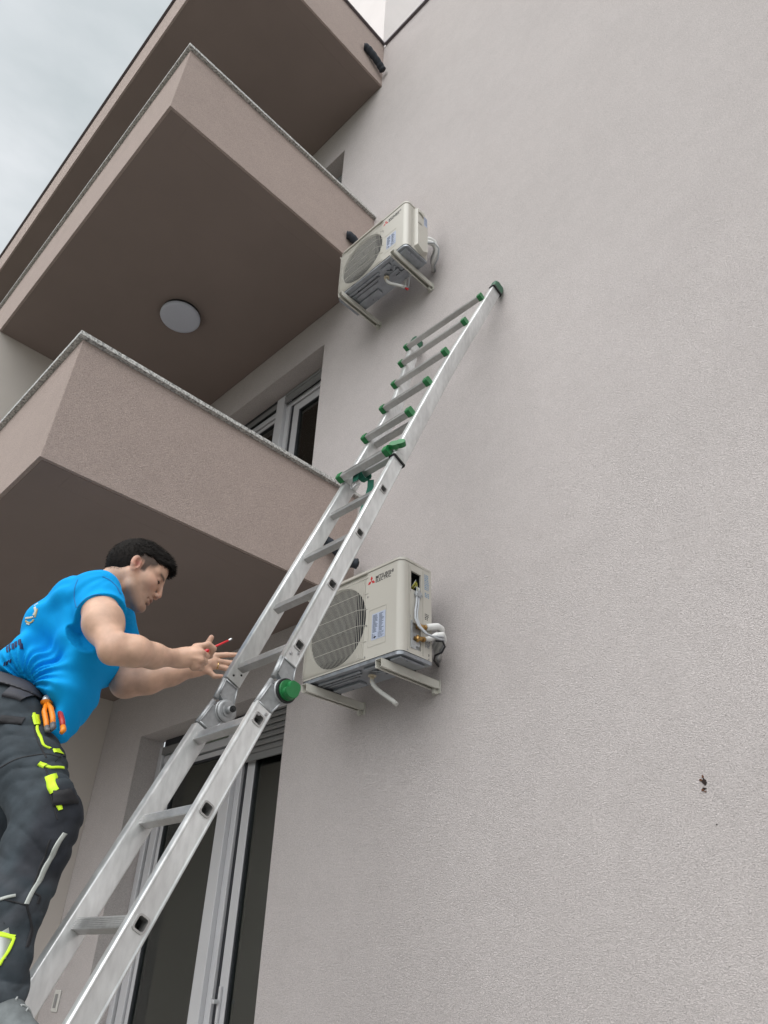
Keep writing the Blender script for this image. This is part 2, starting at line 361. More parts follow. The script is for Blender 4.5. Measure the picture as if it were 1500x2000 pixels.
# windows: three identical openings; k = storey
def window_unit(k):
    zt, zb = WT[k], WB[k]; name = 'balcony_door' if k == 0 else 'window'
    y = NR
    f = MB(); g = MB(); gk = MB()
    X0, X1 = XN+0.002, XW-0.002
    hb = 0.17                                        # shutter slot and box strip at the top
    f.box((X0,y-0.03,zb),(X0+0.06,y+0.06,zt-0.05), 0, None, 0.004)                   # left guide and frame post
    f.box((X0+0.075,y-0.012,zb),(X0+0.155,y+0.06,zt-hb), 0, None, 0.004)
    f.box((X1-0.06,y-0.03,zb),(X1,y+0.06,zt-0.05), 0, None, 0.004)
    xm = -4.085
    f.box((xm-0.058,y-0.05,zb),(xm+0.050,y+0.06,zt-0.04), 0, None, 0.004)              # shutter guide between the leaves
    for (a, b) in ((xm-0.098, xm-0.0585), (xm+0.0505, xm+0.105)):
        f.box((a,y-0.018,zb),(b,y+0.06,zt-hb), 0, None, 0.004)
    f.box((X0+0.061,y-0.008,zt-hb),(X1-0.061,y+0.06,zt-hb+0.055), 0, None, 0.004)
    # leaf frames
    rails = MB()
    def leaf(a, b, top, t=0.065):
        rails.box((a,y+0.004,zb+0.03),(a+t,y+0.055,top), 0, None, 0.004); rails.box((b-t,y+0.004,zb+0.03),(b,y+0.055,top), 0, None, 0.004)
        rails.box((a+t,y+0.004,top-t),(b-t,y+0.055,top), 0, None, 0.004); rails.box((a+t,y+0.004,zb+0.03),(b-t,y+0.055,zb+0.12), 0, None, 0.004)
        for (c0, c1, d0, d1) in ((a+t, a+t+0.014, zb+0.12, top-t), (b-t-0.014, b-t, zb+0.12, top-t), (a+t+0.014, b-t-0.014, top-t-0.014, top-t)):
            gk.box((c0,y+0.010,d0),(c1,y+0.05,d1))
        return (a+t+0.014, b-t-0.014, zb+0.12, top-t-0.014)
    top = zt-hb-0.012
    p1 = leaf(X0+0.165, xm-0.099, top, 0.035); p2 = leaf(xm+0.130, X1-0.07, top, 0.078)
    gk.box((X0+0.061,y-0.025,zt-0.05),(X1-0.061,y+0.05,zt-0.003))                    # dark slot the shutter runs in
    gk.box((X0+0.061,y+0.0,zb),(X0+0.074,y+0.05,zt-hb)); gk.box((xm+0.106,y+0.002,zb),(xm+0.129,y+0.05,zt-hb))
    fr = bpart(f, 'balcony_door' if k == 0 else 'window', FRAME)
    rails.build('leaf_frame', FRAME, fr); gk.build('gasket', GASKET, fr)
    for p in (p1, p2):
        g = MB(); g.box((p[0],y+0.024,p[2]),(p[1],y+0.030,p[3])); g.build('pane', GLASS, fr)
    # roller shutter: slats let down a little over the right leaf, only the end rail over the left
    s = MB(); xa, xb_ = xm+0.052, X1-0.062
    low = zt-0.30 if k == 0 else zt-0.115
    zz = zt-0.01
    while zz > low+0.04:
        s.prism([(y-0.040,zz-0.037),(y-0.030,zz-0.037),(y-0.026,zz-0.002),(y-0.036,zz-0.002),(y-0.045,zz-0.012),(y-0.047,zz-0.026)], 'x', xa, xb_); zz -= 0.040
    s.box((xa,y-0.044,zz-0.045),(xb_,y-0.030,zz-0.001), 0, None, 0.002)
    s.box((X0+0.062,y-0.040,zt-0.115),(xm-0.060,y-0.030,zt-0.06), 0, None, 0.002)
    s.build('roller_shutter', SHUT, fr)
    if k == 0:
        h = MB(); h.box((xm+0.150,y-0.012,zb+0.95),(xm+0.170,y+0.003,zb+1.12),0,None,0.003); h.box((xm+0.145,y-0.045,zb+1.04),(xm+0.170,y-0.012,zb+1.06),0,None,0.003)
        h.build('handle', FRAME, fr)
for k in range(3): window_unit(k)

# ceiling lamp under the middle balcony
lamp = empty('ceiling_lamp', (-4.303,-0.859,S[1]-0.004), 'round white opal ceiling lamp under the middle balcony', 'lamp')
mb = MB(); mb.cyl((0,0,-0.0005),(0,0,-0.03), 0.163, 0, 48); mb.build('base', GASKET, lamp)
mb = MB()
prof = [(0.170,-0.031),(0.171,-0.050),(0.166,-0.060),(0.150,-0.064),(0.08,-0.067),(0.0005,-0.068)]
vs = []; fs = []
for r_, z_ in prof:
    for q in range(48): a = 2*math.pi*q/48; vs.append((r_*math.cos(a), r_*math.sin(a), z_))
for i in range(len(prof)-1):
    for q in range(48): a = i*48+q; b = i*48+(q+1)%48; fs.append((a,b,b+48,a+48))
mb.add(vs, fs, 0, True); mb.build('diffuser', LAMPM, lamp)

# switch plate on the door wall
sw = empty('wall_switch', (-5.47,-0.001,-0.205), 'small beige wall switch beside the balcony door behind the ladder', 'switch')
mb = MB(); mb.box((-0.042,-0.010,-0.06),(0.042,0,0.06),0,None,0.004); mb.build('plate', WHITEP, sw)
mb = MB(); mb.box((-0.018,-0.014,-0.038),(0.018,-0.0105,0.038),0,None,0.002); mb.build('rocker', mat('grey_rocker',(0.25,0.25,0.25),0.4), sw)

# small drilled hole with rust brown dirt in the wall
rnd = random.Random(3); HOLE = mat('hole_dark',(0.02,0.012,0.010),0.9); DIRT = mat('rust_dirt',(0.12,0.05,0.025),0.95)
for cx, cz, rx, rz, mi in ((-0.979,0.578,0.0085,0.011,0),(-0.990,0.584,0.006,0.0035,1),(-0.981,0.594,0.003,0.005,1),(-0.984,0.556,0.0075,0.0035,0),(-0.990,0.552,0.006,0.003,1),(-0.983,0.546,0.0035,0.002,1),(-0.969,0.442,0.0030,0.0018,0)):
    mb = MB(); n = 11; pts = [(cx+rx*math.cos(2*math.pi*i/n)*rnd.uniform(.55,1.25), cz+rz*math.sin(2*math.pi*i/n)*rnd.uniform(.55,1.25)) for i in range(n)]
    mb.prism(pts, 'y', -0.0030-0.0006*mi, -0.0005); bpart(mb, 'wall_stain', DIRT if mi else HOLE)

# ---------------------------------------------------------------- insulated pipe stubs coming out of the balcony sides
def foam(pts, r, label):
    t = empty('pipe_stub', pts[0], label, 'pipe insulation', 'black foam insulated pipe stubs on the balcony sides')
    mb = MB(); p = [Vector(q)-Vector(pts[0]) for q in pts]
    # catmull-rom
    sm = []
    for i in range(len(p)-1):
        a = p[max(i-1,0)]; b = p[i]; c = p[i+1]; d = p[min(i+2,len(p)-1)]
        for j in range(8):
            u = j/8; sm.append(0.5*((2*b)+(c-a)*u+(2*a-5*b+4*c-d)*u*u+(3*b-a-3*c+d)*u**3))
    sm.append(p[-1])
    n = len(sm); rs = [r*(1+0.06*math.sin(i*1.3)) for i in range(n)]; rs[0] = r*0.75; rs[-1] = r*0.8
    mb.tube(sm, rs, 0, 16); mb.build('foam_sleeve', FOAM, t)
    m2 = MB(); e = sm[-1]; d = (sm[-1]-sm[-2]).normalized(); m2.cyl(e-d*0.01, e+d*0.006, r*0.55, 0, 12); m2.build('pipe_end', BLACK, t)
    return t
foam([(-2.80,-0.30,2.13),(-2.775,-0.27,2.128),(-2.760,-0.18,2.085),(-2.750,-0.10,2.050),(-2.72,-0.055,2.040)], 0.031, 'black foam pipe stub behind the ladder above the lower outdoor unit')
foam([(-2.80,-0.30,5.02),(-2.780,-0.275,5.01),(-2.765,-0.20,4.96),(-2.750,-0.12,4.92),(-2.72,-0.07,4.90)], 0.032, 'black foam pipe stub half hidden behind the upper outdoor unit')
foam([(-2.80,-0.30,8.24),(-2.780,-0.27,8.235),(-2.765,-0.19,8.18),(-2.760,-0.10,8.12),(-2.758,-0.045,8.07)], 0.038, 'black foam pipe stub on the topmost balcony beside the bare wall')

# ---------------------------------------------------------------- outdoor units
AW, AD, AH = 0.700, 0.215, 0.500      # width (x), depth (y), height
def outdoor_unit(x1, z0, covered, label):
    """local frame: origin at the right front bottom corner at the wall side; x from -AW to 0, y from 0 (front) to AD, z up"""
    t = empty('outdoor_unit', (x1, -0.372, z0), label, 'air conditioner', 'outdoor air conditioning units on the wall')
    rr = 0.035
    # casing: front and sides as one bent sheet, with a round fan opening
    mb = MB()
    def plan(o_=0.0):
        p = [(-AW+0.004, AD)]
        for cx, cy, a0 in ((-AW+rr, rr, 180), (-rr, rr, 270)):
            for q in range(7): a = R(a0+15*q); p.append((cx+(rr+o_)*math.cos(a), cy+(rr+o_)*math.sin(a)))
        p.append((0, AD)); return p
    P_ = plan(); zb, zt = 0.018, AH-0.014
    fx, fz, frd = -0.448, 0.246, 0.2115
    # vertical sheet strips except the flat front, which gets the opening
    for i in range(len(P_)-1):
        a, b = P_[i], P_[i+1]
        if abs(a[1]) < 1e-6 and abs(b[1]) < 1e-6: continue
        if i == len(P_)-2 and not covered: continue
        mb.add([(a[0],a[1],zb),(b[0],b[1],zb),(b[0],b[1],zt),(a[0],a[1],zt)], [(0,1,2,3)], 0, 1 < i < len(P_)-3)
    # front with circular hole: outer square ring around the fan, then the plain panel on the right
    xa, xb_, xr = -AW+rr, -0.232, -rr
    n = 64; ring = []; sq = []
    for q in range(n):
        a = 2*math.pi*q/n; c, s_ = math.cos(a), math.sin(a)
        ring.append((fx+frd*c, 0.0, fz+frd*s_))
        k = min(((xb_-fx)/c) if c > 1e-6 else 9, ((xa-fx)/c) if c < -1e-6 else 9, ((zt-fz)/s_) if s_ > 1e-6 else 9, ((zb-fz)/s_) if s_ < -1e-6 else 9)
        sq.append((fx+k*c, 0.0, fz+k*s_))
    corners = [(xb_,0,zt),(xa,0,zt),(xa,0,zb),(xb_,0,zb)]
    for q in range(n):
        r2 = (q+1) % n; A_, B_ = sq[q], sq[r2]
        mid = None
        for c in corners:
            if (abs(A_[0]-c[0]) < 1e-5) != (abs(B_[0]-c[0]) < 1e-5) and (abs(A_[2]-c[2]) < 1e-5) != (abs(B_[2]-c[2]) < 1e-5) and ((abs(A_[0]-c[0])<1e-5 and abs(B_[2]-c[2])<1e-5) or (abs(B_[0]-c[0])<1e-5 and abs(A_[2]-c[2])<1e-5)): mid = c
        if mid: mb.add([ring[q], A_, mid, B_, ring[r2]], [(0,1,2,3,4)])
        else: mb.add([ring[q], A_, B_, ring[r2]], [(0,1,2,3)])
        mb.add([ring[q], ring[r2], (ring[r2][0],0.018,ring[r2][2]), (ring[q][0],0.018,ring[q][2])], [(0,1,2,3)], 0, True)
    mb.add([(xb_,0,zb),(xr,0,zb),(xr,0,zt),(xb_,0,zt)], [(0,1,2,3)])
    # service side of the unfinished unit: opening and missing valve cover leave a frame of sheet metal
    if not covered:
        y0, y1 = rr, AD
        cells_y = [y0, 0.066, 0.138, y1]; cells_z = [zb, 0.045, 0.175, 0.345, 0.445, zt]
        for i in range(3):
            for j in range(5):
                if i == 1 and j in (1, 3): continue
                mb.add([(0,cells_y[i],cells_z[j]),(0,cells_y[i+1],cells_z[j]),(0,cells_y[i+1],cells_z[j+1]),(0,cells_y[i],cells_z[j+1])], [(0,1,2,3)])
        for (za, zc) in ((0.045,0.175),(0.345,0.445)):
            for yy in (0.066, 0.138): mb.add([(0,yy,za),(-0.01,yy,za),(-0.01,yy,zc),(0,yy,zc)], [(0,1,2,3)])
            for zz in (za, zc): mb.add([(0,0.066,zz),(-0.01,0.066,zz),(-0.01,0.138,zz),(0,0.138,zz)], [(0,1,2,3)])
    body = mb.build('casing', CASE, t)
    # raised bead round the side panel, rating plate emboss and seams
    s = MB()
    s.box((0.0003,0.045,zb+0.01),(0.0022,0.049,zt-0.012)); s.box((0.0003,0.150,zb+0.01),(0.0020,0.153,zt-0.012)); s.box((0.0003,0.056,zb+0.02),(0.0020,0.0585,zt-0.02))
    for (a, b, c, d) in ((-0.215,-0.098,0.268,0.2695),(-0.215,-0.098,0.078,0.0795),(-0.0995,-0.098,0.078,0.268),(-0.215,-0.2135,0.078,0.268)):
        s.box((a,-0.0012,c),(b,-0.0003,d))
    s.build('panel_bead', CASE_D, body)
    # lid
    mb = MB(); mb.prism([(x,y) for x,y in plan(0.003)][::-1] if False else plan(0.004), 'z', zt+0.001, AH, 0)
    mb.box((-AW-0.004,0.002,zt-0.008),(-AW-0.001,AD,AH-0.001)); 
    for q in range(5): mb.cyl((0.004,0.05+q*0.035,AH-0.008),(0.007,0.05+q*0.035,AH-0.008),0.004,0,8) if q in (1,4) else None
    # pressed recess edge above the fan
    mb.box((-AW+0.05,-0.014,AH-0.020),(-0.235,-0.0005,AH-0.004),0,None,0.003)
    mb.build('lid', CASE, t)
    # base pan with pressed ribs
    mb = MB()
    mb.prism([(x*0.995-0.001, y*0.99+0.001) for x, y in plan(-0.002)], 'z', 0.0, 0.017, 0)
    def rib(x0, y0, x1_, y1_, h=0.007): mb.box((x0,y0,-h*1.55),(x1_,y1_,-0.0003),0,None,0.0028)
    rib(-0.60,0.035,-0.30,0.050); rib(-0.60,0.062,-0.32,0.074); rib(-0.60,0.135,-0.40,0.185,0.009); rib(-0.58,0.090,-0.36,0.100,0.005)
    rib(-0.27,0.03,-0.19,0.055,0.008); rib(-0.25,0.10,-0.17,0.12,0.009); rib(-0.17,0.04,-0.10,0.09,0.006); rib(-0.23,0.14,-0.12,0.175,0.006)
    for a in (-0.35, 0.35):
        T = Matrix.Translation((-0.215,0.105,0)) @ Matrix.Rotation(a*2, 4, 'Z'); mb.box((-0.05,-0.008,-0.010),(0.05,0.008,-0.0004),0,T,0.003)
    mb.box((-0.09,0.02,-0.012),(-0.02,0.19,-0.0005),0,None,0.006); mb.box((-0.69,0.04,-0.012),(-0.63,0.19,-0.0005),0,None,0.006)
    for cx, cy in ((-0.33,0.05),(-0.22,0.08),(-0.52,0.055),(-0.45,0.16)):
        mb.cyl((cx,cy,-0.0102),(cx,cy,-0.0005),0.004,1,10)
    mb.cyl((-0.15,0.06,-0.008),(-0.15,0.06,-0.0005),0.010,1,14); mb.cyl((-0.15,0.06,-0.0095),(-0.15,0.06,-0.0005),0.006,0,14)
    mb.build('base_pan', [GALV_P, DARK], t)
    # inside of the fan bay
    mb = MB(); mb.cyl((fx,0.0185,fz),(fx,0.06,fz),frd,0,48); mb.box((-AW+0.01,0.061,0.02),(-0.235,0.17,zt-0.004)); mb.build('fan_shroud', DARK, t)
    mb = MB(); mb.box((-AW+0.006,AD-0.028,0.02),(-0.01,AD-0.004,zt-0.003)); mb.build('condenser_coil', FINS, t)
    f = MB()
    for k in range(3):
        for j in range(9):
            for q in range(5): pass
        vs = []; fs = []
        for j in range(9):
            rad = 0.045+0.140*j/8; sweep = 0.35*j/8
            for q in range(6):
                a = 2*math.pi*k/3 + sweep + (q-2.5)*0.26*(1-0.15*j/8); vs.append((fx+rad*math.cos(a), 0.030+(q-2.5)*0.006, fz+rad*math.sin(a)))
        for j in range(8):
            for q in range(5): a = j*6+q; fs.append((a,a+1,a+7,a+6))
        f.add(vs, fs, 0, True)
    f.cyl((fx,0.012,fz),(fx,0.045,fz),0.046,0,28); f.build('fan', FANM, t)
    # wire grille bulging over the fan: vertical wires and five cross wires, returned to the panel at the bottom
    g = MB(); gz0, gz1, gx0, gx1 = 0.030, AH-0.042, -AW+0.020, -0.246; nw = 50
    rw = 0.00105
    def bul(x, z):
        ex = min(1, max(0, min(x-gx0, gx1-x)/0.035)); ez = min(1, max(0, min(z-gz0, gz1-z)/0.03)); return -0.003-0.020*min(1,ex**0.6)*min(1, max(ez,0.0)**0.6)
    for i in range(nw):
        x = gx0+(gx1-gx0)*i/(nw-1); pts = []
        for z in (gz0, gz0+0.006, gz0+0.016, gz0+0.03, (gz0+gz1)/2, gz1-0.03, gz1-0.016, gz1-0.006, gz1): pts.append((x, bul(x,z)-0.001, z))
        g.tube(pts, rw, 0, 5, True)
    for z in (gz0, 0.115, 0.200, 0.285, 0.370, gz1):
        pts = []
        for q in range(25):
            x = gx0-0.002+(gx1-gx0+0.022)*q/24; pts.append((x, bul(x, z)+0.0015 if q < 24 else -0.001, z))
        g.tube(pts, rw*1.2, 0, 5, True)
    g.build('fan_grille', GRILLE, t)
    # lettering and the three-diamond mark
    TF = Matrix(((1,0,0,0),(0,0,-1,-0.0006),(0,1,0,0),(0,0,0,1)))       # x right, y up, facing -y
    text_mesh('lettering', 'MITSUBISHI\nELECTRIC', 0.0250, INK, Matrix.Translation((-0.178,0,0.432)) @ TF, t, 0.0002, 0.98)
    mk = MB(); c0 = Vector((-0.2070, 0.430)); L = 0.0165
    for a in (90, 210, 330):
        d = Vector((math.cos(R(a)), math.sin(R(a)))); e = Vector((math.cos(R(a+30)), math.sin(R(a+30))))*L/1.0; f_ = Vector((math.cos(R(a-30)), math.sin(R(a-30))))*L/1.0
        mk.prism([tuple(c0), tuple(c0+f_), tuple(c0+f_+e), tuple(c0+e)], 'y', -0.0009, -0.0002)
    mk.build('brand_mark', RED, t)
    lb = MB(); lb.box((-0.192,-0.0010,0.108),(-0.102,-0.0003,0.243),0)
    rnd = random.Random(5)
    for col in range(2):
        for rw_ in range(15):
            z = 0.236-rw_*0.0062; x0 = -0.186+col*0.042; w_ = rnd.uniform(0.018,0.034)
            lb.box((x0,-0.0014,z-0.0034),(x0+w_,-0.0011,z),1)
    for q in range(5): lb.box((-0.150,-0.0014,0.138-q*0.006),(-0.150+rnd.uniform(.02,.04),-0.0011,0.1405-q*0.006),1)
    lb.box((-0.187,-0.0014,0.116),(-0.184,-0.0011,0.136),2); lb.prism([(-0.188,0.136),(-0.183,0.136),(-0.1855,0.143)],'y',-0.0014,-0.0011,2)
    lb.cyl((-0.172,-0.0014,0.120),(-0.172,-0.0011,0.120),0.006,2,12); lb.box((-0.170,-0.0014,0.118),(-0.160,-0.0011,0.124),2); lb.box((-0.176,-0.0014,0.126),(-0.173,-0.0011,0.136),2)
    lb.build('rating_label', [LABEL_B, INK_G, INK], t)
    # screws
    sc = []
    for (x, z) in ((-0.232,0.036),(-0.228,0.195),(-0.228,0.35),(-0.236,AH-0.012)): sc.append(lambda m, x=x, z=z: m.cyl((x,-0.003,z),(x,0.0,z),0.0035,0,10))
    for (y, z) in ((0.046,0.028),(0.19,0.024),(0.148,0.335),(0.062,0.335),(0.06,0.2)): sc.append(lambda m, y=y, z=z: m.cyl((0.0,y,z),(0.003,y,z),0.0032,0,10))
    build_each(sc, 'screw', SCREW, t)
    # drain nipple and hose
    d = MB(); d.cyl((-0.285,0.105,-0.016),(-0.285,0.105,-0.0105),0.020,0,24); d.cyl((-0.285,0.105,-0.046),(-0.285,0.105,-0.016),0.0105,0,18); dn = d.build('drain_nipple', DRAIN, t)
    d = MB(); d.tube([(-0.285,0.105,-0.034),(-0.280,0.108,-0.055),(-0.262,0.118,-0.080),(-0.225,0.133,-0.112),(-0.185,0.148,-0.145),(-0.165,0.155,-0.165)], [0.0115,0.0115,0.011,0.011,0.011,0.011], 0, 14); d.build('drain_hose', HOSE, dn)
    if covered:
        # moulded service cover with recessed grip
        c = MB()
        pr = [(0.075,0.0),(0.205,0.10-0.055),(0.205,AH-0.075),(0.135,AH-0.022),(0.075,AH-0.022)]
        pr = [(0.078,0.052),(0.140,0.018),(0.196,0.050),(0.196,AH-0.090),(0.158,AH-0.024),(0.078,AH-0.024)]
        n = len(pr); inn = [(0.137+(y-0.137)*0.86, 0.25+(z-0.25)*0.955) for y, z in pr]
        vs = [(0.0005,y,z) for y, z in pr]+[(0.030,y,z) for y, z in inn]
        c.add(vs, [(i,(i+1)%n,n+(i+1)%n,n+i) for i in range(n)]+[tuple(range(n,2*n))])
        sc_ = c.build('service_cover', CASE, t)
        c = MB(); c.tube([(0.031,0.088,0.418),(0.034,0.105,0.425),(0.034,0.125,0.418),(0.033,0.140,0.398)], 0.006, 0, 8); c.build('grip', CASE_D, sc_); c = MB(); c.box((0.0305,0.086,0.30),(0.0335,0.125,0.325),0,None,0.001)
        c.build('grip', CASE_D, sc_)
        c = MB(); c.box((0.0303,0.150,0.33),(0.0308,0.184,0.43),0)
        for q in range(7): c.box((0.0309,0.154,0.42-q*0.012),(0.0312,0.180,0.424-q*0.012),1)
        c.build('warning_label', [LABEL_B, INK_G], sc_)
    else:
        # electrical bay, terminal plate, cable clamp
        c = MB(); c.box((-0.055,0.050,0.33),(-0.085,0.155,0.46)); c.box((-0.012,0.058,0.335),(-0.055,0.061,0.45)); c.box((-0.012,0.143,0.335),(-0.055,0.146,0.45)); c.box((-0.012,0.061,0.448),(-0.055,0.143,0.451)); c.build('terminal_bay', DARK, t)
        c = MB()
        c.box((-0.012,0.060,0.040),(-0.0105,0.145,0.180)); c.box((0.0012,0.064,0.045),(0.010,0.069,0.180)); c.box((0.001,0.0695,0.045),(0.003,0.10,0.075)); c.box((0.001,0.071,0.062),(0.0025,0.128,0.085))
        for zz in (0.055,0.068): c.cyl((0.003,0.08,zz),(0.005,0.08,zz),0.004,0,10)
        c.build('valve_plate', GALV, t)
        c = MB(); c.box((0.001,0.090,0.312),(0.016,0.128,0.342),0,None,0.002); c.box((0.002,0.086,0.320),(0.009,0.132,0.330),0,None,0.001); c.cyl((0.010,0.094,0.327),(0.020,0.094,0.327),0.004,0,10); c.cyl((0.010,0.124,0.327),(0.020,0.124,0.327),0.004,0,10)
        c.build('cable_clamp', GALV, t)
        c = MB()
        for k, (dy, dz) in enumerate(((0,0),(0.006,0.004),(0.012,-0.002),(0.004,0.012))):
            pts = [(-0.02,0.080+dy,0.352+dz),(0.002,0.078+dy,0.366+dz),(0.008,0.088+dy,0.388+dz),(0.002,0.098+dy,0.372+dz),(0.004,0.112+dy*0.5,0.352+dz*.5),(0.006,0.112,0.338)]
            c.tube(pts, 0.0013, 0 if k < 3 else 1, 6)
        for dy in (0.100,0.112,0.120): c.tube([(0.006,dy,0.335),(0.008,dy,0.352),(0.002,dy+0.006,0.368),(-0.02,dy,0.375)], 0.0026, 1, 6)
        c.build('terminal_wire', [YGREEN, CABLE], t)
        c = MB()
        for k, off in enumerate((0.0, 0.014)):
            c.tube([(0.009,0.098+off,0.312),(0.012,0.093+off,0.275),(0.014,0.082+off,0.230),(0.018,0.078+off,0.190),(0.030,0.086+off,0.150),(0.046,0.115+off,0.118),(0.056,0.155+off*0.5,0.112),(0.058,0.200,0.126-off),(0.046,0.248,0.142-off),(0.022,0.276,0.130-off),(-0.008,0.288,0.105-off),(-0.05,0.31,0.100-off),(-0.09,0.369,0.098-off)], 0.0050, 0, 10)
        c.build('mains_cable', CABLE, t)
        c = MB(); c.tube([(0.040,0.200,0.108),(0.046,0.240,0.118),(0.034,0.272,0.104),(0.010,0.276,0.082),(-0.02,0.262,0.070),(-0.06,0.30,0.066),(-0.09,0.369,0.064)], 0.0048, 0, 10); c.build('control_cable', CABLE_D, t)
        for (y, z, s_) in ((0.118,0.162,0.0),(0.106,0.098,0.0)):
            c = MB(); c.cyl((-0.01,y,z),(0.022,y,z),0.0085,0,8); c.cyl((0.006,y-0.018,z),(0.006,y+0.012,z),0.008,0,6); c.cyl((0.012,y,z),(0.012,y+0.034,z+0.006),0.0115,0,6); c.cyl((0.012,y-0.004,z-0.018),(0.012,y-0.004,z+0.014),0.007,0,8); c.cyl((0.012,y+0.026,z+0.004),(0.012,y+0.042,z+0.008),0.0125,0,14)
            c.build('valve', BRASS, t)
        c = MB()
        c.tube([(0.013,0.158,0.170),(0.020,0.190,0.182),(0.028,0.225,0.194),(0.026,0.256,0.192),(0.010,0.276,0.176),(-0.016,0.284,0.156),(-0.05,0.300,0.140),(-0.09,0.369,0.134)], 0.0165, 0, 16)
        c.tube([(0.013,0.146,0.106),(0.022,0.178,0.118),(0.034,0.212,0.140),(0.040,0.246,0.152),(0.026,0.274,0.142),(-0.004,0.286,0.122),(-0.04,0.30,0.108),(-0.09,0.370,0.104)], [0.010,0.013,0.016,0.0165,0.0165,0.016,0.016,0.016], 0, 16)
        c.build('refrigerant_pipe', PIPEW, t)
        def strip(y0, y1, z0_, z1_, mi, rows, seed):
            c = MB(); r_ = random.Random(seed); c.box((0.0002,y0-0.001,z0_-0.001),(0.0004,y1+0.001,z1_+0.001),0)
            for q in range(rows):
                z = z1_-(z1_-z0_)*q/rows; yy = y0
                while yy < y1-0.004:
                    w_ = r_.uniform(0.004,0.010); c.box((0.0005,yy,z-(z1_-z0_)/rows*0.62),(0.0009,min(yy+w_,y1),z),mi); yy += w_+r_.uniform(0.002,0.005)
            c.build('side_print', [CASE, INK_BL, INK, RED, INK_G], t)
        strip(0.164,0.198,0.375,0.462,1,9,1); strip(0.166,0.196,0.335,0.362,1,3,2); strip(0.166,0.192,0.215,0.250,2,4,3)
        strip(0.168,0.200,0.120,0.128,3,1,4); strip(0.168,0.202,0.075,0.112,4,6,5); strip(0.188,0.200,0.036,0.048,2,2,6)
    if covered:
        c = MB()
        for off in (0.0, -0.034):
            c.tube([(0.008,0.18,0.226+off),(0.024,0.215,0.240+off),(0.036,0.250,0.238+off),(0.032,0.282,0.215+off),(0.010,0.296,0.190+off),(-0.03,0.310,0.170+off),(-0.07,0.370,0.160+off)], 0.0175, 0, 16)
        c.build('refrigerant_pipe', PIPEW, t)
        c = MB(); c.tube([(0.02,0.18,0.17),(0.048,0.235,0.200),(0.052,0.285,0.180),(0.020,0.312,0.13),(-0.03,0.33,0.11),(-0.06,0.37,0.11)], 0.006, 0, 8); c.build('mains_cable', CABLE, t)
        c = MB(); c.tube([(-0.13,0.17,-0.006),(-0.15,0.20,-0.045),(-0.185,0.225,-0.085),(-0.190,0.215,-0.120)], 0.004, 0, 8); c.tube([(-0.20,0.21,-0.006),(-0.21,0.22,-0.05),(-0.195,0.22,-0.105)], 0.007, 1, 8); c.tube([(-0.199,0.214,-0.10),(-0.184,0.218,-0.118)], 0.0085, 2, 10)
        c.build('earth_wire', [CABLE, PIPEW, RED], t)
    return t
unit_low = outdoor_unit(-2.060, 1.212, False, 'lower ivory outdoor unit behind the ladder with open side hatch and bare brass valves')
unit_top = outdoor_unit(-2.066, 4.146, True, 'upper ivory outdoor unit beside the middle balcony with its side cover closed')

def bracket(x, z, label):
    """L-shaped wall arm: channel opening downwards, plate at the wall, rubber foot"""
    t = empty('wall_bracket', (x, -0.001, z), label, 'bracket', 'cream steel wall brackets under the outdoor units')
    mb = MB(); L = 0.405; h = 0.038; w_ = 0.040
    mb.box((-w_/2,-L,-0.0025),(w_/2,-0.006,0.0),0,None,0.0005)
    mb.box((-w_/2,-L,-h),(-w_/2+0.0025,-0.006,-0.003),0,None,0.0005); mb.box((w_/2-0.0025,-L,-h),(w_/2,-0.006,-0.003),0,None,0.0005)
    mb.box((w_/2-0.010,-L+0.002,-h-0.0022),(w_/2-0.0005,-0.02,-h-0.0002)); mb.box((-w_/2+0.0005,-L+0.002,-h-0.0022),(-w_/2+0.010,-0.02,-h-0.0002))
    mb.build('arm', BRKT, t)
    mb = MB(); mb.box((-0.026,-0.0045,-0.060),(0.026,0.0,0.006),0,None,0.001); mb.box((-0.006,-0.03,-0.062),(0.006,-0.005,-0.0385)); mb.build('wall_plate', BRKT, t)
    for yy in (-0.345, -0.175):
        mb = MB(); mb.cyl((0,yy,0.0005),(0,yy,0.011),0.016,0,16); mb.cyl((0,yy,-0.014),(0,yy,-0.003),0.008,1,6); mb.build('rubber_foot', [BLACK, SCREW], t)
    return t
for (x, z, l) in ((-2.165,1.199,'cream steel wall bracket under the right end of the lower outdoor unit'), (-2.685,1.199,'cream steel wall bracket under the left end of the lower outdoor unit'),
                  (-2.165,4.133,'cream steel wall bracket under the right end of the upper outdoor unit'), (-2.685,4.133,'cream steel wall bracket under the left end of the upper outdoor unit')): bracket(x, z, l)

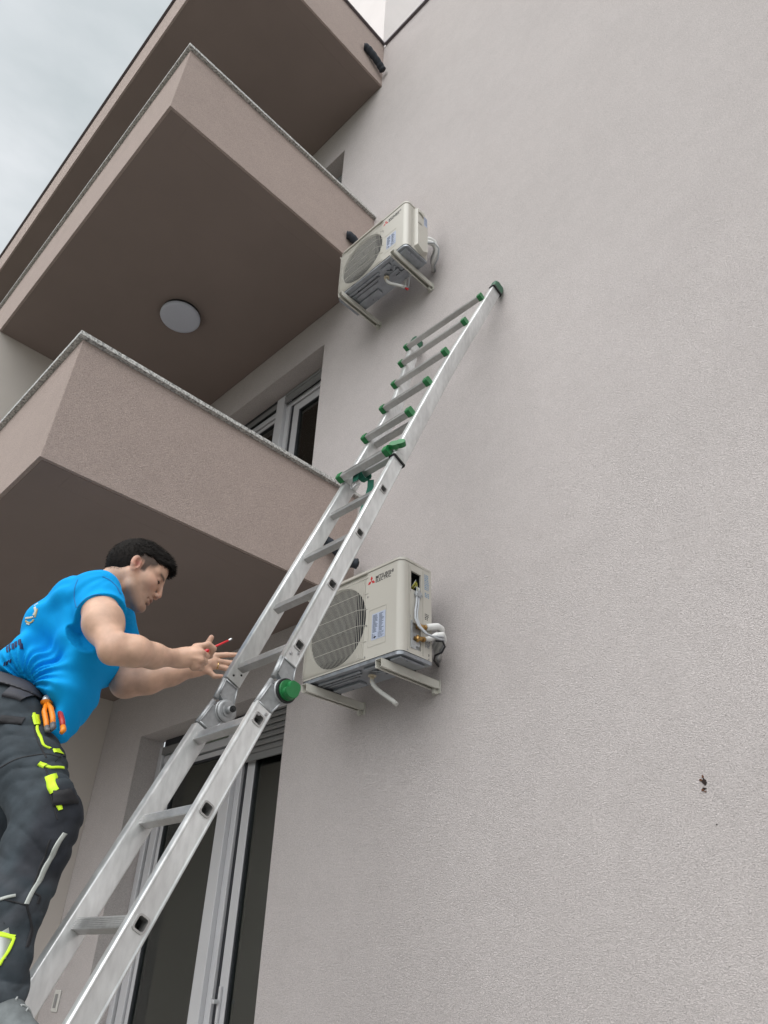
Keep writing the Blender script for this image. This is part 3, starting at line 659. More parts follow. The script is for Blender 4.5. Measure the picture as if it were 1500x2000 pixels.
# ---------------------------------------------------------------- ladder
HY, HZ = -1.318, 0.722                       # mid plane of the rails at the hinge
TU = math.atan(0.4445); TL = math.atan(0.4765)
lad = empty('extension_ladder', (-1.865, HY-(HZ-GZ)*math.tan(TL), GZ), 'hinged aluminium extension ladder with green end caps leaning on the wall', 'ladder')
LB = -Vector(lad.location)
def frame(T_):    # local: x = world x, y = ladder normal (towards the wall), z = along the ladder upwards, origin at hinge
    return Matrix.Translation(LB) @ Matrix.Translation((0,HY,HZ)) @ Matrix.Rotation(-T_, 4, 'X')
FU, FL = frame(TU), frame(TL)
RW, RD = 0.026, 0.064
XR, XLF = -1.660, -2.030
def rail(x0, x1, z0, z1, F, holes, name, side, d=RD, m=ALU):
    """box rail with rounded long edges; `side`=+1: the square rung ends show on the +x face"""
    mb = MB(); hd = d/2; r = 0.006; hs = 0.0135
    # profile in (x, y), grooves along the faces
    def lerp_profile():
        pts = []
        for cx, cy, a0 in ((x1-r, hd-r, 0), (x0+r, hd-r, 90), (x0+r, -hd+r, 180), (x1-r, -hd+r, 270)):
            for q in range(4): a = R(a0+30*q); pts.append((cx+r*math.cos(a), cy+r*math.sin(a)))
        return pts
    P_ = lerp_profile(); n = len(P_)
    zs = [z0]+sorted([h+s_*hs for h in holes for s_ in (-1, 1)])+[z1]
    for i in range(n):
        a, b = P_[i], P_[(i+1)%n]
        flat = abs(a[0]-x1) < 1e-6 and abs(b[0]-x1) < 1e-6
        if flat and holes:
            ys = [-hd+r, -0.022, -hs, hs, 0.022, hd-r]
            for j in range(len(zs)-1):
                for k in range(5):
                    if k == 2 and j % 2 == 1: continue
                    xo = [x1, x1-0.0012, x1-0.0012, x1-0.0012, x1-0.0012, x1]
                    mb.add([(xo[k],ys[k],zs[j]),(xo[k+1],ys[k+1],zs[j]),(xo[k+1],ys[k+1],zs[j+1]),(xo[k],ys[k],zs[j+1])], [(0,1,2,3)], 0, False, F)
        else: mb.add([(*a,z0),(*b,z0),(*b,z1),(*a,z1)], [(0,1,2,3)], 0, True, F)
    mb.add([(*p,z0) for p in P_]+[(*p,z1) for p in P_], [tuple(range(n)), tuple(range(n,2*n))], 0, False, F)
    o = mb.build(name, m, lad)
    if holes:
        for h in holes:      # pressed collar and hollow tube end
            c = MB()
            o4 = [(p[0], p[1]) for p in rrect(0.037,0.037,0.009,3)]; i4 = [(p[0], p[1]) for p in rrect(0.027,0.027,0.006,3)]; k = len(o4)
            xo = x1+0.0022
            vs = [(x1-0.0012,p[0],h+p[1]) for p in o4]+[(xo,p[0]*0.97,h+p[1]*0.97) for p in o4]+[(xo,p[0],h+p[1]) for p in i4]+[(x1-0.30,p[0],h+p[1]) for p in i4]
            fs = []
            for q in range(k):
                w2 = (q+1)%k
                for L_ in range(3): fs.append((L_*k+q, L_*k+w2, (L_+1)*k+w2, (L_+1)*k+q))
            fs.append(tuple(range(3*k,4*k)))
            c.add(vs, fs, 0, False, F)
            c.build('rung_collar', ALU_R, o)
    return o
def along(y, z, T_):           # distance along the ladder from the hinge
    return (y-HY)*math.sin(T_)+(z-HZ)*math.cos(T_)
hu = [along(0,z,0)/1 for z in ()]
cu_, cl_ = math.cos(TU), math.cos(TL)
inner_u = [0.148+0.285*k for k in range(4)]           # inner ladder, above the hinge
inner_l = [-0.140-0.286*k for k in range(8)]
XRo, XLo = -1.660, -1.962            # outer face of the right rail, inner face of the left rail
rail(XRo-RW, XRo, 0.075, 1.72, FU, inner_u, 'rail', 1)
rail(XLo-RW-0.008, XLo, 0.085, 1.66, FU, [], 'rail', 1)
rail(XRo-RW, XRo, -2.42, -0.095, FL, inner_l[:], 'rail', 1)
rail(XLo-RW-0.010, XLo, -2.42, -0.105, FL, [], 'rail', 1)
def rung(u, F, n0=0.0, xa=XLo, xb=XRo-RW, hs=0.0145, name='rung'):
    mb = MB(); pr = rrect(2*hs, 2*hs, 0.003, 2)
    mb.prism([(p[0]+n0, p[1]+u) for p in pr], 'x', xa, xb, 0, F)
    for q in range(5): mb.box((xa+0.001, n0-hs-0.0008, u-hs+0.004+q*0.0045), (xb-0.001, n0-hs+0.0002, u-hs+0.0058+q*0.0045), 0, F)
    for q in range(5): mb.box((xa+0.001, n0-hs+0.004+q*0.0045, u+hs-0.0002), (xb-0.001, n0-hs+0.0058+q*0.0045, u+hs+0.0008), 0, F)
    return mb.build(name, ALU_R, lad)
for u in inner_u+[1.292, 1.580]: rung(u, FU)
for u in inner_l: rung(u, FL)
BX = LB.x
# hinge: fitted shoes at the rail ends, cheek plates meeting at a round locking drum on the wall side
def hinge(xo, xi, outer):
    pn, pu = 0.030, -0.012            # pivot, in the upper frame
    P = FU @ Vector((0, pn, pu))
    mb = MB()
    for F, u0, sg in ((FU, 0.080, 1), (FL, -0.100, -1)):
        def L(n, u): return F @ Vector((0, n, u))
        a = [L(-0.029, u0), L(0.029, u0)]
        base = [a[0], a[1], P+Vector((0,0.028*1,0.0)) if False else L(0.050, 0.018*sg+ (0 if sg>0 else -0.0)), L(0.010, 0.012*sg), L(-0.022, 0.022*sg)]
        for (x0, x1) in ((xi+0.003+LB.x, xo-0.003+LB.x),):
            n = len(base); vs = [(x0, p.y, p.z) for p in base]+[(x1, p.y, p.z) for p in base]
            mb.add(vs, [(i,(i+1)%n,n+(i+1)%n,n+i) for i in range(n)]+[tuple(range(n)), tuple(range(n,2*n))])
        # raised rim and centre web on the outer cheek
        for (n0, uu0, n1, uu1) in ((-0.026, u0-0.004*sg, -0.020, 0.024*sg), (0.026, u0-0.004*sg, 0.046, 0.022*sg), (-0.027, u0-0.004*sg, 0.027, u0-0.004*sg)):
            A_, B_ = L(n0, uu0), L(n1, uu1); A_.x = B_.x = xo-0.0015+LB.x; mb.tube([A_, B_], 0.0030, 0, 8)
        # front bar joining the two shoes
        A_, B_ = L(-0.026, u0), L(-0.020, 0.006*sg); A_.x = B_.x = (xo+xi)/2+LB.x; mb.tube([A_, B_], 0.009, 0, 8)
    hp = mb.build('hinge_plate', CAST, lad)
    return P, hp
P, hp = hinge(XRo, XRo-RW, True)
mb = MB(); mb.cyl((XRo-RW-0.008+BX,P.y,P.z),(XRo+0.004+BX,P.y,P.z),0.039,0,40); mb.cyl((XRo+0.004+BX,P.y,P.z),(XRo+0.010+BX,P.y,P.z),0.037,1,40); mb.build('hinge_disc', [CAST, BLACK], lad)
mb = MB(); mb.cyl((XRo+0.010+BX,P.y,P.z),(XRo+0.018+BX,P.y,P.z),0.031,0,40)
kn = Matrix.Translation((XRo+0.018+BX,P.y,P.z)) @ Matrix.Rotation(R(-62), 4, 'X')
pts = []                                     # lever knob: a comma-shaped grip with a finger hollow
for q in range(40):
    a = 2*math.pi*q/40; r = 0.0285*(1.0+0.24*math.exp(-((math.degrees(a)-90)/22)**2)); r *= 1-0.62*math.exp(-((math.degrees(a)-205)/38)**2); pts.append((r*math.cos(a), r*math.sin(a)))
mb.prism(pts, 'x', 0.0003, 0.016, 0, kn); inner = [(p[0]*0.93, p[1]*0.93) for p in pts]; mb.prism(inner, 'x', 0.0165, 0.0185, 0, kn)
mb.build('lock_knob', GREEN, lad)
mb = MB(); mb.cyl((XRo+0.010+BX,P.y,P.z),(XRo+0.021+BX,P.y,P.z),0.010,0,20); mb.build('hinge_bolt', SCREW, lad)
P, hp = hinge(XLo, XLo-RW, False)
mb = MB(); mb.cyl((XLo-RW-0.008+BX,P.y,P.z),(XLo+0.003+BX,P.y,P.z),0.039,0,40); mb.tube([(XLo+0.003+BX,P.y,P.z),(XLo+0.008+BX,P.y,P.z),(XLo+0.010+BX,P.y,P.z)],[0.038,0.034,0.028],0,40); mb.cyl((XLo+0.0102+BX,P.y,P.z),(XLo+0.014+BX,P.y,P.z),0.020,0,30)
mb.build('hinge_disc', CAST, lad)
mb = MB(); mb.cyl((XLo+0.0142+BX,P.y,P.z),(XLo+0.036+BX,P.y,P.z),0.0115,0,20); mb.tube([(XLo+0.0362+BX,P.y,P.z),(XLo+0.042+BX,P.y,P.z)],[0.0105,0.0105],1,20); mb.cyl((XLo+0.0422+BX,P.y,P.z),(XLo+0.045+BX,P.y,P.z),0.006,1,6); mb.build('hinge_bolt', [CAST, BLACK], lad)
# rivets beside the hinge
for xo in (XRo, XLo):
    for F, (n, u) in ((FU,(-0.012,0.104)),(FU,(0.012,0.124)),(FL,(0.014,-0.112)),(FL,(-0.008,-0.128) if xo==XRo else (0.006,-0.148))):
        mb = MB(); mb.cyl((xo,n,u),(xo+0.0022,n,u),0.0048 if xo == XRo else 0.0038,0 if xo == XRo else 1,12,None,F)
        if xo == XRo: mb.cyl((xo+0.0022,n,u),(xo+0.0032,n,u),0.0026,0,10,None,F)
        mb.build('rivet', [SCREW, BLACK], lad)
# outer (flared) ladder, pushed out at the top
def bent_rail(pts, name):
    """pts: (x centre, u); box section 0.036 x 0.074 around the inner rail"""
    mb = MB(); ww, hd = 0.033, 0.037; pr = rrect(ww, 2*hd, 0.007, 3); n = len(pr); vs = []; sm = []
    for i in range(len(pts)-1):
        a = pts[max(i-1,0)]; b = pts[i]; c = pts[i+1]; d = pts[min(i+2,len(pts)-1)]
        for j in range(6):
            t_ = j/6; sm.append(tuple(0.5*((2*b[k])+(c[k]-a[k])*t_+(2*a[k]-5*b[k]+4*c[k]-d[k])*t_*t_+(3*b[k]-a[k]-3*c[k]+d[k])*t_**3) for k in (0,1)))
    sm.append(pts[-1])
    for (x, u) in sm:
        for p in pr: vs.append((x+p[0], p[1], u))
    fs = []
    for i in range(len(sm)-1):
        for q in range(n): a = i*n+q; b = i*n+(q+1)%n; fs.append((a,b,b+n,a+n))
    mb.add(vs, fs, 0, True, FU); mb.add(vs[:n], [tuple(range(n))], 0, False, FU); mb.add(vs[-n:], [tuple(range(n))], 0, False, FU)
    # extrusion lines along the broad faces
    for s_ in (-1, 1):
        for nn in (-0.018, 0.018):
            for i in range(len(sm)-1):
                (xa, ua), (xb, ub) = sm[i], sm[i+1]
                mb.add([(xa+s_*(ww/2+0.0008),nn-0.001,ua),(xa+s_*(ww/2+0.0008),nn+0.001,ua),(xb+s_*(ww/2+0.0008),nn+0.001,ub),(xb+s_*(ww/2+0.0008),nn-0.001,ub)], [(0,1,2,3)], 0, False, FU)
    return mb.build(name, ALU, lad)
RP = [(-1.672,1.225),(-1.672,1.6),(-1.668,2.0),(-1.655,2.3),(-1.628,2.65),(-1.602,3.0),(-1.592,3.13)]
LP = [(-1.975,1.225),(-1.975,1.6),(-1.985,1.9),(-2.035,2.2),(-2.125,2.55),(-2.215,2.9),(-2.262,3.10)]
ro, lo_ = bent_rail(RP, 'rail'), bent_rail(LP, 'rail')
def xat(P_, u):
    for (xa, ua), (xb, ub) in zip(P_, P_[1:]):
        if ua <= u <= ub: return xa+(xb-xa)*(u-ua)/(ub-ua)
for u in (1.235, 1.575, 1.878, 2.207, 2.577, 2.912):
    n0 = -0.055
    xa, xb = xat(LP, u)-0.016, xat(RP, u)-0.004
    r_ = rung(u, FU, n0, xa+0.022, xb-0.020, 0.0165)
    for (x0, x1) in ((xa, xa+0.026), (xb-0.024, xb+0.002)):
        mb = MB(); mb.prism([(p[0]+n0-0.001, p[1]+u) for p in rrect(0.040,0.040,0.008,3)], 'x', x0, x1, 0, FU)
        mb.build('end_cap', GREEN, r_)
# collars, top boots, locking knob
for P_, xx in ((RP, XRo),):
    mb = MB(); x = P_[0][0]; mb.prism([(p[0]+x, p[1]) for p in rrect(0.037,0.078,0.008,3)], 'z', 1.214, 1.222, 0, FU); mb.build('collar', BLACK, lad)
for P_ in (RP, LP):
    mb = MB(); x = P_[-1][0]
    mb.prism([(p[0]+x, p[1]) for p in rrect(0.043,0.084,0.012,4)], 'z', 3.085 if P_ is RP else 3.065, 3.150, 0, FU)
    mb.prism([(p[0]+x, p[1]+0.004) for p in rrect(0.038,0.066,0.014,4)], 'z', 3.1505, 3.172, 0, FU)
    mb.prism([(p[0]+x, p[1]) for p in rrect(0.045,0.087,0.012,4)], 'z', 3.072 if P_ is RP else 3.052, 3.0845 if P_ is RP else 3.0645, 1, FU)
    mb.build('top_boot', [DGREEN, BLACK], lad)
for x, s_ in ((-1.655, 1), (-1.99, -1)):
    mb = MB(); pts = []
    for q in range(28):
        a = 2*math.pi*q/28; r = 0.018+0.018*abs(math.cos(a))**1.6; pts.append((r*math.cos(a), r*math.sin(a)*0.9+1.262))
    if s_ > 0:
        T = FU @ Matrix.Translation((x+0.012,-0.050,1.262)) @ Matrix.Rotation(R(30),4,'Z') @ Matrix.Rotation(R(-30),4,'Y') @ Matrix.Translation((0,0,-1.262))
        mb.prism([(p[0], p[1]) for p in pts], 'y', -0.012, 0.012, 0, T)   # lobed grip seen from the front
        mb.build('lock_knob', GREEN, lad)
# strap tying the ladder top section
st = empty('tie_strap', (-1.93,-0.78,1.92), 'dark green webbing strap knotted round a ladder rung and hanging down', 'strap')
LS = -Vector(st.location)
def SP(x, n, u): return Matrix.Translation(LS-LB) @ FU @ Vector((x, n, u))
mb = MB()
def ribbon(pts, wv, m=0, th=0.0014):
    vs = []; n = len(pts)
    for i, p in enumerate(pts):
        w_ = Vector(wv[i] if isinstance(wv, list) else wv); p = Vector(p); d = (Vector(pts[min(i+1,n-1)])-Vector(pts[max(i-1,0)])).normalized(); nn = d.cross(w_).normalized()*th
        vs += [p-w_+nn, p+w_+nn, p+w_-nn, p-w_-nn]
    fs = []
    for i in range(n-1):
        for q in range(4): a = i*4+q; b = i*4+(q+1)%4; fs.append((a,b,b+4,a+4))
    mb.add(vs, fs+[(0,1,2,3),(4*n-4,4*n-3,4*n-2,4*n-1)], m, False)
xs_ = -1.905
loop = []
for q in range(13):
    a = 2*math.pi*q/12; loop.append(SP(xs_-0.002, 0.034*math.cos(a), 1.292+0.030*math.sin(a)-0.006))
ribbon(loop, (0.017,0,0))
ribbon([SP(xs_,-0.034,1.30),SP(xs_,-0.038,1.265),SP(xs_+0.002,-0.03,1.225),SP(xs_+0.004,-0.02,1.20)], (0.017,0,0))
ribbon([SP(xs_+0.020,0.035,1.27),SP(xs_+0.034,0.045,1.215),SP(xs_+0.044,0.050,1.16),SP(xs_+0.046,0.056,1.09),SP(xs_+0.044,0.068,1.02),SP(xs_+0.046,0.090,0.93),SP(xs_+0.050,0.115,0.85)], [(0.012,0.008,0),(0.013,0.007,0),(0.011,0.010,0),(0.013,0.006,0),(0.014,0.004,0),(0.014,0.003,0),(0.014,0.003,0)])
mb.build('webbing', mat('green_webbing',(0.006,0.115,0.075),0.8,bump=(500,0.4,0.001),noise=(40,0.15)), st)
mb = MB()
mb.tube([SP(xs_-0.010,-0.024,1.205),SP(xs_-0.014,-0.018,1.165),SP(xs_+0.004,-0.014,1.150),SP(xs_+0.014,-0.016,1.175),SP(xs_+0.010,-0.020,1.205)], 0.0022, 0, 8)
mb.tube([SP(xs_-0.002,-0.02,1.20),SP(xs_+0.004,-0.014,1.165),SP(xs_+0.022,-0.004,1.19)], 0.0022, 0, 8)
mb.build('hook', SCREW, st)
# feet of the ladder
for x in (XRo-RW/2, XLo-RW/2):
    mb = MB(); mb.prism([(p[0]+x, p[1]) for p in rrect(0.040,0.080,0.010,3)], 'z', -2.50, -2.421, 0, FL); mb.build('foot', BLACK, lad)

KP = {'head': (-0.8768, 2.25, 1.174), 'neck0': (-0.9494, 2.25, 1.1322), 'neck1': (-0.973, 2.27, 1.0769), 'chest': (-1.0226, 2.27, 1.0102), 'belly': (-1.0676, 2.25, 0.8418), 'pelvis': (-1.1612, 2.24, 0.6673), 'shR': (-0.935, 2.11, 1.0223), 'shL': (-1.0101, 2.43, 1.1263), 'uaR': (-0.8627, 2.04, 0.8873), 'elR': (-0.7942, 2.0, 0.7906), 'faR1': (-0.7408, 2.03, 0.7949), 'faR2': (-0.7031, 2.1, 0.8109), 'wrR': (-0.6538, 2.19, 0.8397), 'shirtarm': (-0.9079, 2.1, 0.9667), 'uaL': (-0.9364, 2.41, 0.9671), 'elL': (-0.8682, 2.37, 0.8159), 'faL1': (-0.7968, 2.38, 0.8329), 'faL2': (-0.7273, 2.4, 0.8629), 'wrL': (-0.6601, 2.425, 0.8916), 'palmA': (-0.6372, 2.43, 0.9019), 'palmB': (-0.6115, 2.435, 0.9182), 'i0': (-0.5953, 2.44, 0.9499), 'i1': (-0.5593, 2.45, 0.959), 'i2': (-0.5149, 2.46, 0.9646), 'm0': (-0.5904, 2.44, 0.9305), 'm1': (-0.5505, 2.455, 0.9319), 'm2': (-0.5011, 2.47, 0.9355), 'r0': (-0.591, 2.44, 0.9111), 'r1': (-0.5547, 2.455, 0.9103), 'r2': (-0.5164, 2.47, 0.9115), 'p0': (-0.6056, 2.43, 0.8877), 'p1': (-0.5838, 2.435, 0.8713), 'p2': (-0.5588, 2.445, 0.8758), 't0': (-0.6468, 2.43, 0.915), 't1': (-0.6313, 2.42, 0.9661), 't2': (-0.6147, 2.42, 1.0124), 'hR0': (-0.6325, 2.2, 0.8478), 'hR1': (-0.6085, 2.205, 0.8577), 'kn1': (-0.5963, 2.21, 0.8888), 'kn2': (-0.5833, 2.2, 0.8637), 'kn3': (-0.5811, 2.2, 0.8408), 'kn4': (-0.5901, 2.21, 0.8234), 'ri1': (-0.5674, 2.21, 0.8988), 'ri2': (-0.5532, 2.23, 0.8931), 'ri3': (-0.5649, 2.25, 0.879), 'rm1': (-0.5728, 2.23, 0.8671), 'rm2': (-0.5896, 2.27, 0.8697), 'rr1': (-0.5743, 2.23, 0.8457), 'rr2': (-0.6005, 2.27, 0.8531), 'rp1': (-0.5838, 2.235, 0.8261), 'rp2': (-0.612, 2.27, 0.8401), 'rt0': (-0.6279, 2.25, 0.857), 'rt1': (-0.6002, 2.285, 0.8844), 'rt2': (-0.5706, 2.275, 0.8851), 'sd0': (-0.6164, 2.235, 0.848), 'sd1': (-0.5666, 2.262, 0.9075), 'sd2': (-0.5578, 2.265, 0.9146), 'sd3': (-0.5195, 2.28, 0.9446), 'sd4': (-0.5095, 2.285, 0.9546), 'yoke': (-1.0446, 2.27, 1.0743), 'sback': (-1.1111, 2.25, 0.9409), 'swaist': (-1.1222, 2.23, 0.8005), 'sfront': (-0.9554, 2.24, 0.8418), 'sdrop': (-0.9574, 2.19, 0.7005), 'stip': (-0.9442, 2.14, 0.569), 'h0': (-1.25, 2.2, 0.7339), 'h1': (-1.2044, 2.2, 0.7439), 'h2': (-1.0787, 2.2, 0.7163), 'h3': (-0.9548, 2.2, 0.5395), 'hipR': (-1.116, 2.14, 0.5908), 'hipL': (-1.2202, 2.34, 0.6561), 'thR': (-0.9791, 2.08, 0.4525), 'knR': (-0.8583, 2.01, 0.3167), 'knR2': (-0.853, 1.98, 0.2393), 'caR': (-0.851, 1.93, 0.111), 'anR': (-0.8215, 1.885, -0.0159), 'knL': (-1.1513, 2.33, 0.4064), 'caL': (-1.112, 2.25, 0.2149), 'anL': (-1.0688, 2.16, 0.017), 'cuff': (-0.8056, 1.88, -0.0577), 'b0': (-1.2006, 2.2, 0.7322), 'b1': (-1.069, 2.2, 0.7001), 'crotch': (-1.0565, 2.24, 0.5251), 'heel': (-0.8774, 1.86, -0.1042), 'toe': (-0.6716, 1.84, -0.1048), 'tool0': (-0.9693, 2.02, 0.6162), 'tool1': (-0.9117, 1.99, 0.5281), 'tool2': (-0.8859, 1.99, 0.5121)}
KT = {'zip1': [(-1.0067, 0.6123), (-0.9737, 0.5654), (-0.9575, 0.5436), (-0.9404, 0.5273), (-0.9222, 0.5027), (-0.9084, 0.5011)], 'pull1': [(-0.9993, 0.6036), (-0.9779, 0.5694)], 'zip2': [(-0.8983, 0.4469), (-0.8773, 0.4424), (-0.8617, 0.4527)], 'pull2': [(-0.9093, 0.4493), (-0.8908, 0.4427)], 'trim1': [(-0.9012, 0.5051), (-0.8834, 0.4851)], 'patch1': [(-0.8675, 0.4192), (-0.8237, 0.3706)], 'patch2': [(-0.8093, 0.342), (-0.8002, 0.3282)], 'strap1': [(-1.0687, 0.5749), (-1.0403, 0.5753), (-1.01, 0.5757)], 'strap2': [(-0.8228, 0.3532), (-0.7998, 0.3588), (-0.7863, 0.3669)], 'flap1': [(-0.884, 0.4782), (-0.8761, 0.4788)], 'pipe1': [(-0.7775, 0.2746), (-0.7822, 0.2486), (-0.7915, 0.199), (-0.7933, 0.1526), (-0.7945, 0.1126)], 'pipe2': [(-0.8471, 0.1188), (-0.8331, 0.1246), (-0.82, 0.1287)], 'calf': [(-0.8337, 0.0436), (-0.8133, 0.0208), (-0.8021, -0.0016)], 'calftop': [(-0.8593, 0.0511), (-0.8216, 0.0499), (-0.7947, 0.0453)], 'calfside': [(-0.7947, 0.0453), (-0.7908, 0.0158), (-0.7962, -0.0061)], 'loop': [(-1.0956, 0.665), (-1.0575, 0.6615), (-1.0241, 0.6511)], 'seams': [[(-1.009, 0.4357), (-0.9592, 0.4624), (-0.9072, 0.4824), (-0.8816, 0.4818)], [(-0.7974, 0.2556), (-0.8001, 0.1858), (-0.7967, 0.1407)], [(-0.7967, 0.1407), (-0.7799, 0.1321), (-0.779, 0.1155)], [(-0.848, 0.1208), (-0.8163, 0.1154), (-0.7931, 0.1107)], [(-1.0031, 0.5959), (-0.9459, 0.5202), (-0.901, 0.4699)], [(-0.889, 0.4396), (-0.8407, 0.3778), (-0.7999, 0.3055)], [(-0.7931, 0.1107), (-0.7801, 0.0791), (-0.7679, 0.0289)]], 'sseams': [[(-0.9507, 0.9348), (-0.9361, 0.9492), (-0.9187, 0.9646), (-0.8919, 0.9741), (-0.8638, 0.9768), (-0.8455, 0.9708), (-0.8386, 0.9633)], [(-0.9828, 1.0413), (-0.9814, 1.0055), (-0.9789, 0.9776), (-0.9564, 0.9385)], [(-0.9053, 1.0538), (-0.8817, 1.0474), (-0.8611, 1.0313), (-0.8463, 1.0093)]], 'tools': [(-1.0118, 0.6434), (-0.9438, 0.5474), (-1.0029, 0.6364), (-0.9158, 0.5298)], 'letters': [[[(-1.1622, 0.8237), (-1.1436, 0.7976)], 0.006], [[(-1.1575, 0.8315), (-1.1275, 0.7972)], 0.008], [[(-1.1294, 0.821), (-1.1201, 0.8013)], 0.007], [[(-1.1229, 0.8285), (-1.113, 0.8084)], 0.008], [[(-1.1137, 0.8354), (-1.1037, 0.815)], 0.008], [[(-1.1033, 0.821), (-1.0974, 0.8038)], 0.006], [[(-1.1459, 0.7681), (-1.1457, 0.7556)], 0.0035], [[(-1.1363, 0.7673), (-1.1417, 0.7586)], 0.003], [[(-1.132, 0.7714), (-1.1346, 0.7607)], 0.0035], [[(-1.129, 0.7776), (-1.1272, 0.764)], 0.0035]], 'emblem': [[[(-1.1112, 0.9559), (-1.1029, 0.9411), (-1.1056, 0.9271)], 0.007, 0], [[(-1.1008, 0.9503), (-1.1002, 0.9363), (-1.1013, 0.921)], 0.004, 1], [[(-1.133, 0.9195), (-1.1168, 0.9186), (-1.106, 0.9221)], 0.006, 0], [[(-1.131, 0.9113), (-1.1171, 0.9029), (-1.1073, 0.9045), (-1.1029, 0.9143)], 0.005, 1], [[(-1.1247, 0.9023), (-1.1127, 0.8981)], 0.004, 0], [[(-1.1208, 0.9639), (-1.1178, 0.9813)], 0.004, 0]]}

# ---------------------------------------------------------------- the installer
# Local frame of the figure: a = horizontal, along the way he works; b = horizontal, away from the street side; z up.
AH_ = Vector((0.704087, 0.710113, 0)); BH_ = Vector((-0.710113, 0.704087, 0))
def W(p): return Vector((CAM.x, CAM.y, 0)) + AH_*p[0] + BH_*p[1] + Vector((0,0,p[2]))
person = empty('person', W((-0.98,1.95,-0.175)), 'man with short dark hair in blue t-shirt and dark work trousers holding a red screwdriver', 'person')
PL = -Vector(person.location)

